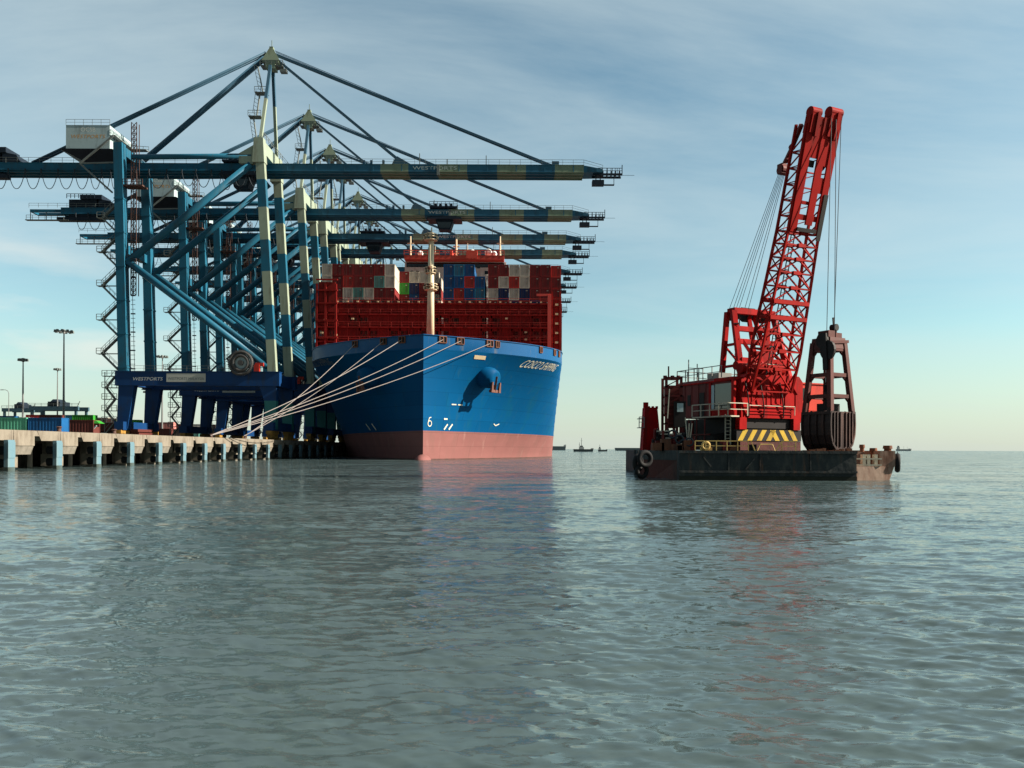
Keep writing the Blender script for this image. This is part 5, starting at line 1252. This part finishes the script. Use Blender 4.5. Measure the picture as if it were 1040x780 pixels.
for k,(px,w_,h_,mt) in enumerate(((727,.9,.55,'dredger_black'),(736,.5,.8,'dredger_dull'),(745,.7,.45,'rust'),(765,.4,.5,'dredger_black'))):
    q=at(px,457,60.6); b = MB(off=DO); b.box(q.x-w_/2,q.x+w_/2,60.4,61.1,DZ,DZ+h_); b.box(q.x-w_/2+.06,q.x+w_/2-.06,60.36,60.4,DZ+.08,DZ+h_-.08); b.build('deck_chest', M[mt], dred)

# ------------------------------------------------------------------ clamshell grab
gp = Vector((UVw(0,8.36,0).x+.55, 61.6, DZ))
gp.x = at(841, 457, 61.6).x
grab = thing('clamshell_grab', tuple(gp), 'closed brown clamshell grab standing on the barge deck beside the red crane', 'grab')
GA = R(30)
GK = .88
def GT(p): return Vector((GK*(p.x*math.cos(GA)-p.y*math.sin(GA)), GK*(p.x*math.sin(GA)+p.y*math.cos(GA)), p.z))
G = lambda: MB(tf=GT)
# two curved shells, ribs proud of them
for sx in (-1, 1):
    b = G(); prof = [(.02,.02),(.75,.10),(1.25,.55),(1.52,1.25),(1.58,2.1),(1.52,2.95),(1.2,3.05)]
    for (x0,z0),(x1,z1) in zip(prof[:-1],prof[1:]):
        b.add([(sx*x0,-1.5,z0),(sx*x1,-1.5,z1),(sx*x1,1.5,z1),(sx*x0,1.5,z0)], [(0,1,2,3) if sx < 0 else (3,2,1,0)])
        for y in (-1.5,-.75,0,.75,1.5): b.bar((sx*x0*1.03,y,z0),(sx*x1*1.03,y,z1),.14,.16)
    for y in (-1.5,1.5):
        n_ = len(prof); b.add([(sx*x,y,z) for x,z in prof]+[(0,y,3.05)], [tuple(range(n_+1))])
        for q in (.35,.8,1.2): b.bar((sx*q,y*1.03,.35 if q < 1 else .7),(sx*q,y*1.03,3.0),.12,.14)
    b.box(min(sx*.02,sx*1.5),max(sx*.02,sx*1.5),-1.48,1.48,2.75,2.95)
    b.bar((sx*1.56,-1.55,2.95),(sx*1.56,1.55,2.95),.22); b.bar((sx*1.5,-1.3,3.0),(sx*1.5,-1.3,3.35),.3); b.bar((sx*1.5,1.3,3.0),(sx*1.5,1.3,3.35),.3)
    b.build('shell', M['bucket_steel'], grab)
zt_ = 8.45
for sx in (-1,1):
    for sy in (-1,1):
        b = G(); b.bar((sx*1.42,sy*1.35,2.9),(sx*.92,sy*.88,zt_),.40,.40); b.build('frame_leg', M['grab_steel'], grab)
def fw(z, a_, c_): t=(z-2.9)/(zt_-2.9); return a_+(c_-a_)*t
for z in (4.25,5.9,7.9):
    b = G()
    x=fw(z,1.42,.88); y=fw(z,1.35,.85)
    for s_ in (-1,1): b.bar((-x,s_*y,z),(x,s_*y,z),.26,.28); b.bar((s_*x,-y,z),(s_*x,y,z),.26,.28)
    for s_ in (-1,1):
        for k_ in (-1,1): b.bar((k_*x,s_*y,z-.55),(k_*(x-.5),s_*y,z-.08),.14); b.bar((s_*x,k_*y,z-.55),(s_*x,k_*(y-.45),z-.08),.14)
    b.build('frame_crossbar', M['grab_steel'], grab)
b = G(); b.hexa([(-1.1,-1.05,zt_-.5),(1.1,-1.05,zt_-.5),(1.1,1.05,zt_-.5),(-1.1,1.05,zt_-.5)],[(-1.0,-.95,zt_+.35),(1.0,-.95,zt_+.35),(1.0,.95,zt_+.35),(-1.0,.95,zt_+.35)])
b.box(-1.15,-.3,-.9,.2,zt_+.35,zt_+.85); b.box(.35,1.15,-.5,.6,zt_+.35,zt_+.8); b.bar((-1.2,-1.0,zt_-.1),(1.3,-1.0,zt_+.1),.22)
b.build('grab_head', M['grab_steel'], grab)
b = G(); b.tube((-1.35,-.9,zt_-.7),(-1.1,-.9,zt_-.7),.75,n=16); b.tube((-1.3,-.3,zt_+.1),(-1.05,-.3,zt_+.1),.6,n=16); b.bar((-1.25,-.8,zt_-2.2),(-1.2,-.6,zt_+.6),.45); b.build('closing_sheave', M['dredger_black'], grab)
b = G(); 
for q in (-.18,.18): b.bar((1.0,.2+q,zt_+.3),(1.0,.2+q,zt_+1.35),.14)
b.tube((1.0,-.1,zt_+1.3),(1.0,.5,zt_+1.3),.28,n=12); b.bar((.95,.2,zt_+1.4),(.85,.2,zt_+2.1),.12); b.build('rope_socket', M['dredger_black'], grab)
b = G()
for y in (-.25,.05,.3): b.tube((0,y,2.9),(0,y,zt_-.4),.03,n=5)
b.build('closing_rope', M['rope_dark'], grab)
b = G(); b.tube((-.7,-.5,3.0),(-.7,-.5,4.6),.34,n=12); b.tube((.2,.4,3.0),(.2,.4,5.2),.26,n=12); b.box(-.9,.9,-.5,.5,3.0,3.7); b.build('closing_block', M['dredger_black'], grab)
hs_ = UVw(.62, 8.9, 26.2)
hang = [(Vector((gp.x,gp.y,0))+GT(Vector((1.0,.2,0)))+Vector((0,0,DZ+zt_+1.5)), 'thin steel hoist rope hanging to the raised socket on the grab head, rightmost'),
        (Vector((gp.x,gp.y,0))+GT(Vector((.4,-.3,0)))+Vector((0,0,DZ+zt_+.8)), 'thin steel hoist rope hanging to the middle of the grab head'),
        (Vector((gp.x,gp.y,0))+GT(Vector((-.75,-.4,0)))+Vector((0,0,DZ+zt_+.8)), 'thin steel hoist rope running behind the boom edge to the left grab sheave')]
for i, (p, lab) in enumerate(hang):
    b = MB(off=tuple(p)); tp = C0+UV(bp_(1.0, (1.25,.75,.3)[i], .93)); b.tube(p, tp, .026, n=6)
    o = b.build('hoist_rope', M['rope_dark']); o.location = p; tag(o, lab, 'rope', 'hoist ropes of the dredger crane')

# tyre fenders hung on the barge ends
def tyre(px, py, Y, axis, r_, lab):
    p = at(px, py, Y); b = MB(); b.ring((0,0,0), axis, r_, r_*.36, 20, 10); b.tube((0,0,r_*1.2),(0,0,max(r_*1.3, DZ-p.z)),.03,n=5)
    o = b.build('tyre_fender', M['rubber'], smooth=True); o.location = p; tag(o, lab, 'tyre', 'old tyres hung round the barge')
tyre(648,470,59.9,(.8,-.6,0),.52,'black tyre fender hung highest at the left end of the barge')
tyre(655,466,59.4,(.35,-.9,0),.50,'black tyre fender facing front on the left end of the barge')
tyre(652,478,59.6,(.5,-.85,0),.46,'black tyre fender dipping in the water at the left end of the barge')
tyre(911.5,470,60.3,(.9,-.4,0),.55,'black tyre fender hung on the right end of the barge')

# ------------------------------------------------------------------ yard behind the wharf
GY_ = 'containers standing in the yard'
def yard(colr, px0, px1, Y, zbase, label, h=2.59):
    p0, p1 = at(px0, 440, Y), at(px1, 440, Y); ln = p1.x-p0.x
    ln = 12.19 if ln > 9 else 6.06
    return container(colr, p0.x, Y, QZ+zbase, label, GY_, ln, h, 'x')
def chassis(px0, px1, Y, lab):
    p0, p1 = at(px0, 440, Y), at(px1, 440, Y)
    b = MB(); w_ = p1.x-p0.x
    b.box(0, w_, .3, .6, .85, 1.1); b.box(0, w_, 1.9, 2.2, .85, 1.1)
    for x in (.4, w_-.6): b.box(x, x+.3, 0, 2.44, .8, 1.1)
    for x in (w_*.68, w_*.82):
        for y in (.0, 2.0): b.tube((x,y,.5),(x,y+.45,.5),.5,n=14)
    b.box(w_*.15-.1, w_*.15+.1, .3, .5, 0, .85); b.box(w_*.15-.1, w_*.15+.1, 1.9, 2.1, 0, .85)
    o = b.build('container_chassis', M['rust']); o.location = (p0.x, Y, QZ); tag(o, lab, 'trailer', 'container trailers on the wharf')
yard('mint', -7.5, 26.6, 142, 1.1, 'mint green corrugated container on a trailer at the left edge of the photo')
chassis(-7, 26, 142.0, 'rusty trailer under the mint green container')
yard('blue', 28.3, 62.3, 142, 1.1, 'blue corrugated container on a trailer right of the mint green one')
chassis(28.5, 62, 142.0, 'rusty trailer under the blue container')
spots = [('brown', 62.5, 74, 150, 0, 'maroon container end right of the blue corrugated container', 3.6), ('blue', -6, 9, 240, 5.2, 'dark blue container above and behind the mint green one', 2.59), ('white', 10, 24, 250, 5.2, 'white container peeping over the mint green container', 2.59),
  ('brown', 40, 63, 230, 5.2, 'maroon container above and behind the blue corrugated one', 2.59), ('green', 73, 87, 225, 5.0, 'bright green container between the lamp mast and the first crane', 2.59), ('brown', 84, 117, 220, 2.6, 'long maroon container before the first crane, lower of the pile', 2.59),
  ('grey', 88, 103, 262, 5.2, 'dark grey container on the pile just left of the pink one near the first crane', 2.59), ('pink', 102, 117, 262, 5.4, 'faded pink container on top of the pile beside the first crane', 2.59), ('beige', 95, 108, 330, 8.2, 'beige container topping the far stack left of the first crane', 2.59),
  ('green', 117, 127, 205, 3.0, 'small green container against the first crane leg', 2.59), ('pink', 160, 177, 300, 5.4, 'faded pink container seen under the first crane portal, upper left', 2.59), ('grey', 170, 189, 290, 2.6, 'dark grey container seen low under the first crane portal', 2.59),
  ('bright_red', 177, 192, 315, 5.2, 'bright red container seen under the first crane portal', 2.59), ('teal', 186, 202, 305, 2.6, 'teal container seen low under the first crane portal', 2.59), ('white', 191, 207, 330, 5.6, 'white container seen under the first crane portal', 2.59), ('brown', 156, 171, 285, 2.6, 'maroon container low under the first crane portal, left', 2.59),
  ('grey', 118, 134, 280, 5.2, 'dark grey container behind the landside leg of the first crane', 2.59), ('brown', 205, 222, 320, 5.2, 'maroon container low behind the second crane portal', 2.59), ('sea_blue', 66, 79, 300, 8.0, 'sea blue container far behind the tall lamp mast foot', 2.59), ('white', 79, 92, 310, 8.0, 'white container far behind the bright green one', 2.59), ('bright_red', 26, 39, 300, 8.0, 'bright red container far behind the gap of the mint and blue ones', 2.59)]
for c, a_, e_, Y, zb, lab, h in spots:
    yard(c, a_, e_, Y, zb, lab, h)
    z_ = zb-2.6
    while z_ > -.6:
        yard('grey', a_, e_, Y, max(z_, 0), 'dark grey container at the bottom of a yard stack, hidden behind the wharf edge'); z_ -= 2.6
# terminal tractor
p = at(78, 440, 150); tr_ = thing('terminal_tractor', (p.x, 150, QZ), 'pale green and blue terminal tractor parked beside the maroon container', 'tractor')
b = MB(); b.box(0,4.6,0,2.4,.6,1.1); b.hexa([(.1,.3,1.1),(1.9,.3,1.1),(1.9,2.1,1.1),(.1,2.1,1.1)],[(.3,.35,2.9),(1.8,.35,2.9),(1.8,2.05,2.9),(.3,2.05,2.9)]); b.bar((2.2,.3,1.1),(3.6,.3,2.5),.2); b.build('cab', M['house_grey'], tr_)
b = MB(); b.box(.5,1.6,.28,.34,1.8,2.6); b.build('window', M['glass'], tr_)
for x in (1.0,3.6): b = MB(); b.tube((x,-.02,.55),(x,.5,.55),.55,n=16); b.tube((x,1.95,.55),(x,2.42,.55),.55,n=16); b.build('wheel', M['rubber'], tr_)
b = MB(); b.hexa([(-1,.2,2.95),(4.2,.2,2.95),(4.2,2.2,2.95),(-1,2.2,2.95)],[(-.6,.4,3.5),(3.4,.4,3.5),(3.4,2,3.5),(-.6,2,3.5)]); b.build('roof', cmats['green'], tr_)
# hatch covers stacked on the wharf
b = MB(); p = at(86, 440, 165); 
for i in range(3): b.box(.3*i, 11-.2*i, 0, 8, .2+.75*i, .75+.75*i); b.box(.6, 1.2, .2, 7.8, .75*i, .2+.75*i); b.box(9.6, 10.2, .2, 7.8, .75*i, .2+.75*i)
o = b.build('hatch_cover_stack', cmats['brown']); o.location = (p.x, 165, QZ); tag(o, 'stack of maroon ship hatch covers lying left of the first crane', 'hatch covers')
# high lamp masts
lm = None
def lamp_mast(px, py, Y, r_, lab):
    p = at(px, py, Y); h = p.z-QZ
    t = thing('lamp_mast', (p.x, Y, QZ), lab, 'lamp mast', 'high lamp masts in the yard')
    b = MB(); b.tube((0,0,0),(0,0,h),.38,.16,10); b.build('pole', M['mast_grey'], t)
    b = MB(); b.ring((0,0,h-.5),(0,0,1),r_,.12,18,6); 
    for k in range(4): a=math.pi*k/4; b.bar((r_*math.cos(a),r_*math.sin(a),h-.5),(-r_*math.cos(a),-r_*math.sin(a),h-.5),.12)
    b.tube((0,0,h-1.1),(0,0,h+.1),.4,n=10); b.build('lamp_ring', M['mast_grey'], t)
    b = MB()
    for k in range(10): a=2*math.pi*k/10; x,y=(r_+.25)*math.cos(a),(r_+.25)*math.sin(a); b.hexa([(x-.35,y-.3,h-.85),(x+.35,y-.3,h-.85),(x+.35,y+.3,h-.85),(x-.35,y+.3,h-.85)],[(x-.25,y-.25,h-.1),(x+.25,y-.25,h-.1),(x+.25,y+.25,h-.1),(x-.25,y+.25,h-.1)])
    b.build('floodlight', M['crane_steel'], t)
lamp_mast(65, 335, 233, 2.0, 'tallest lamp mast with a wide crown of floodlights behind the blue container')
lamp_mast(23.5, 364, 250, .9, 'thick lamp mast with a small square crown behind the mint green container')
lamp_mast(58.5, 374, 330, .9, 'thin far lamp mast just left of the tallest mast')
lamp_mast(165, 361, 300, 1.5, 'lamp mast seen between the landside legs of the first two cranes')
lamp_mast(149, 397, 330, .8, 'short far lamp mast seen under the first crane portal')
p = at(9, 396, 260); t = thing('street_lamp', (p.x,260,QZ), 'curved street lamp near the left edge of the photo', 'street lamp')
b = MB(); h=p.z-QZ; b.tube((0,0,0),(0,0,h-1.2),.14,.10,8); b.path([(0,0,h-1.2),(-.3,0,h-.4),(-1.0,0,h),(-1.9,0,h+.05)],.09,6); b.build('pole', M['mast_grey'], t)
b = MB(); b.hexa([(-2.8,-.2,h-.1),(-1.8,-.2,h-.1),(-1.8,.2,h-.1),(-2.8,.2,h-.1)],[(-2.7,-.15,h+.1),(-1.8,-.15,h+.15),(-1.8,.15,h+.15),(-2.7,.15,h+.1)]); b.build('lamp_head', M['crane_steel'], t)
# rubber tyred yard gantries
def yard_gantry(px0, px1, py, Y, lab):
    p0, p1 = at(px0, py, Y), at(px1, py, Y); w_ = p1.x-p0.x; h = p0.z-QZ
    t = thing('yard_gantry_crane', (p0.x, Y, QZ), lab, 'yard crane', 'yard gantry cranes')
    b = MB()
    for y in (0, 8): b.box(-.8,w_+.8,y-.5,y+.5,h-1.7,h)
    b.build('bridge_girder', M['mast_blue'], t)
    for x in (.3, w_-.3):
        b = MB()
        for y in (0, 8): b.box(x-.45,x+.45,y-.45,y+.45,1.2,h-1.7)
        b.box(x-.5,x+.5,-1,9,1.0,1.9)
        for y in (-.6,1.2,6.8,8.6): b.tube((x-.3,y,.6),(x+.3,y,.6),.6,n=12)
        b.build('portal_leg', M['mast_blue'], t)
    b = MB(); b.box(w_*.35,w_*.62,.2,7.8,h-.1,h+2.0); b.hexa([(w_*.40,.5,h+2),(w_*.56,.5,h+2),(w_*.56,7,h+2),(w_*.40,7,h+2)],[(w_*.44,1,h+3),(w_*.55,1,h+3),(w_*.55,6,h+3),(w_*.44,6,h+3)]); b.build('trolley', M['crane_dark'], t)
    b = MB(); b.rail([(-.8,-.5,h),(w_+.8,-.5,h)],1.2,.06,2.5); b.bar((w_+.6,-.5,h),(w_+1.6,-.5,h+2.2),.2); b.build('railing', M['crane_steel'], t)
M['mast_blue'] = mat('yard_crane_blue_grey', (.05,.10,.13), .6, var=.15)
yard_gantry(32, 78, 412.5, 330, 'blue grey yard gantry crane standing behind the tallest lamp mast')
yard_gantry(4, 33, 414.5, 380, 'farther yard gantry crane behind the thick left lamp mast')

# ------------------------------------------------------------------ far vessels on the horizon
M['far_hull'] = mat('far_hazed_grey', (.15,.18,.19), .7, var=.15)  # hull colour lightened to paint in distant haze
M['far_green'] = mat('far_hazed_dark', (.085,.10,.10), .7, var=.2)  # dark vessel colour lightened to paint in distant haze
M['far_pale'] = mat('far_vessel_pale', (.36,.38,.37), .7, var=.1)
def vessel(px0, px1, Y, hh, mtl, lab, kind, house=None, masts=()):
    k = 800.0/Y
    p0 = at(px0, 456, Y); L_ = (px1-px0)/k; B_ = min(L_*.18, 22)
    t = thing(kind, (p0.x, Y, 0), lab, kind.replace('_', ' '))
    b = MB(); b.hexa([(L_*.02,B_*.1,-1),(L_*.95,B_*.1,-1),(L_*.95,B_*.9,-1),(L_*.02,B_*.9,-1)],[(0,0,hh),(L_*.985,0,hh),(L_*.985,B_,hh),(0,B_,hh)])
    b.hexa([(L_*.86,B_*.05,hh),(L_*.985,B_*.05,hh),(L_*.985,B_*.95,hh),(L_*.86,B_*.95,hh)],[(L_*.87,B_*.05,hh*1.35),(L_,B_*.2,hh*1.45),(L_,B_*.8,hh*1.45),(L_*.87,B_*.95,hh*1.35)]); b.build('hull', mtl, t)
    if house:
        x0,x1,h1 = house; b = MB(); b.box(L_*x0,L_*x1,B_*.15,B_*.85,hh,hh+h1*.6); b.box(L_*(x0*.8+x1*.2),L_*(x0*.2+x1*.8),B_*.2,B_*.8,hh+h1*.6,hh+h1); w_ = b.build('deckhouse', M['far_pale'], t)
        b = MB(); b.box(L_*(x0*.78+x1*.22),L_*(x0*.22+x1*.78),B_*.18,B_*.2,hh+h1*.7,hh+h1*.9); b.build('window', M['glass'], w_)
    for x, h1 in masts: b = MB(); b.tube((L_*x,B_*.5,hh),(L_*x,B_*.5,hh+h1),.02*h1+.12,.01*h1+.06,8); b.bar((L_*x-h1*.08,B_*.5,hh+h1*.75),(L_*x+h1*.08,B_*.5,hh+h1*.75),.2); b.build('mast', M['far_green'], t)
vessel(558, 575, 1500, 7.5, M['far_hull'], 'grey low hull of a far ship just right of the container ship', 'cargo_ship', (.05,.16,6))
vessel(582.5, 603, 700, 2.2, M['far_green'], 'small dark tug with a tall mast on the horizon', 'tug_boat', (.28,.52,3.2), ((.40,10),(.30,6)))
vessel(607.5, 617, 800, 1.6, M['far_green'], 'smallest dark workboat on the horizon right of the tug', 'work_boat', (.05,.3,3.0), ((.18,5.5),))
vessel(625, 662, 1300, 4.6, M['far_hull'], 'long low grey barge on the horizon beside the dredger', 'cargo_barge')
vessel(911, 926, 3800, 9, M['far_pale'], 'pale far cargo ship on the right horizon', 'cargo_ship', (.06,.2,16), ((.5,16),(.75,14)))
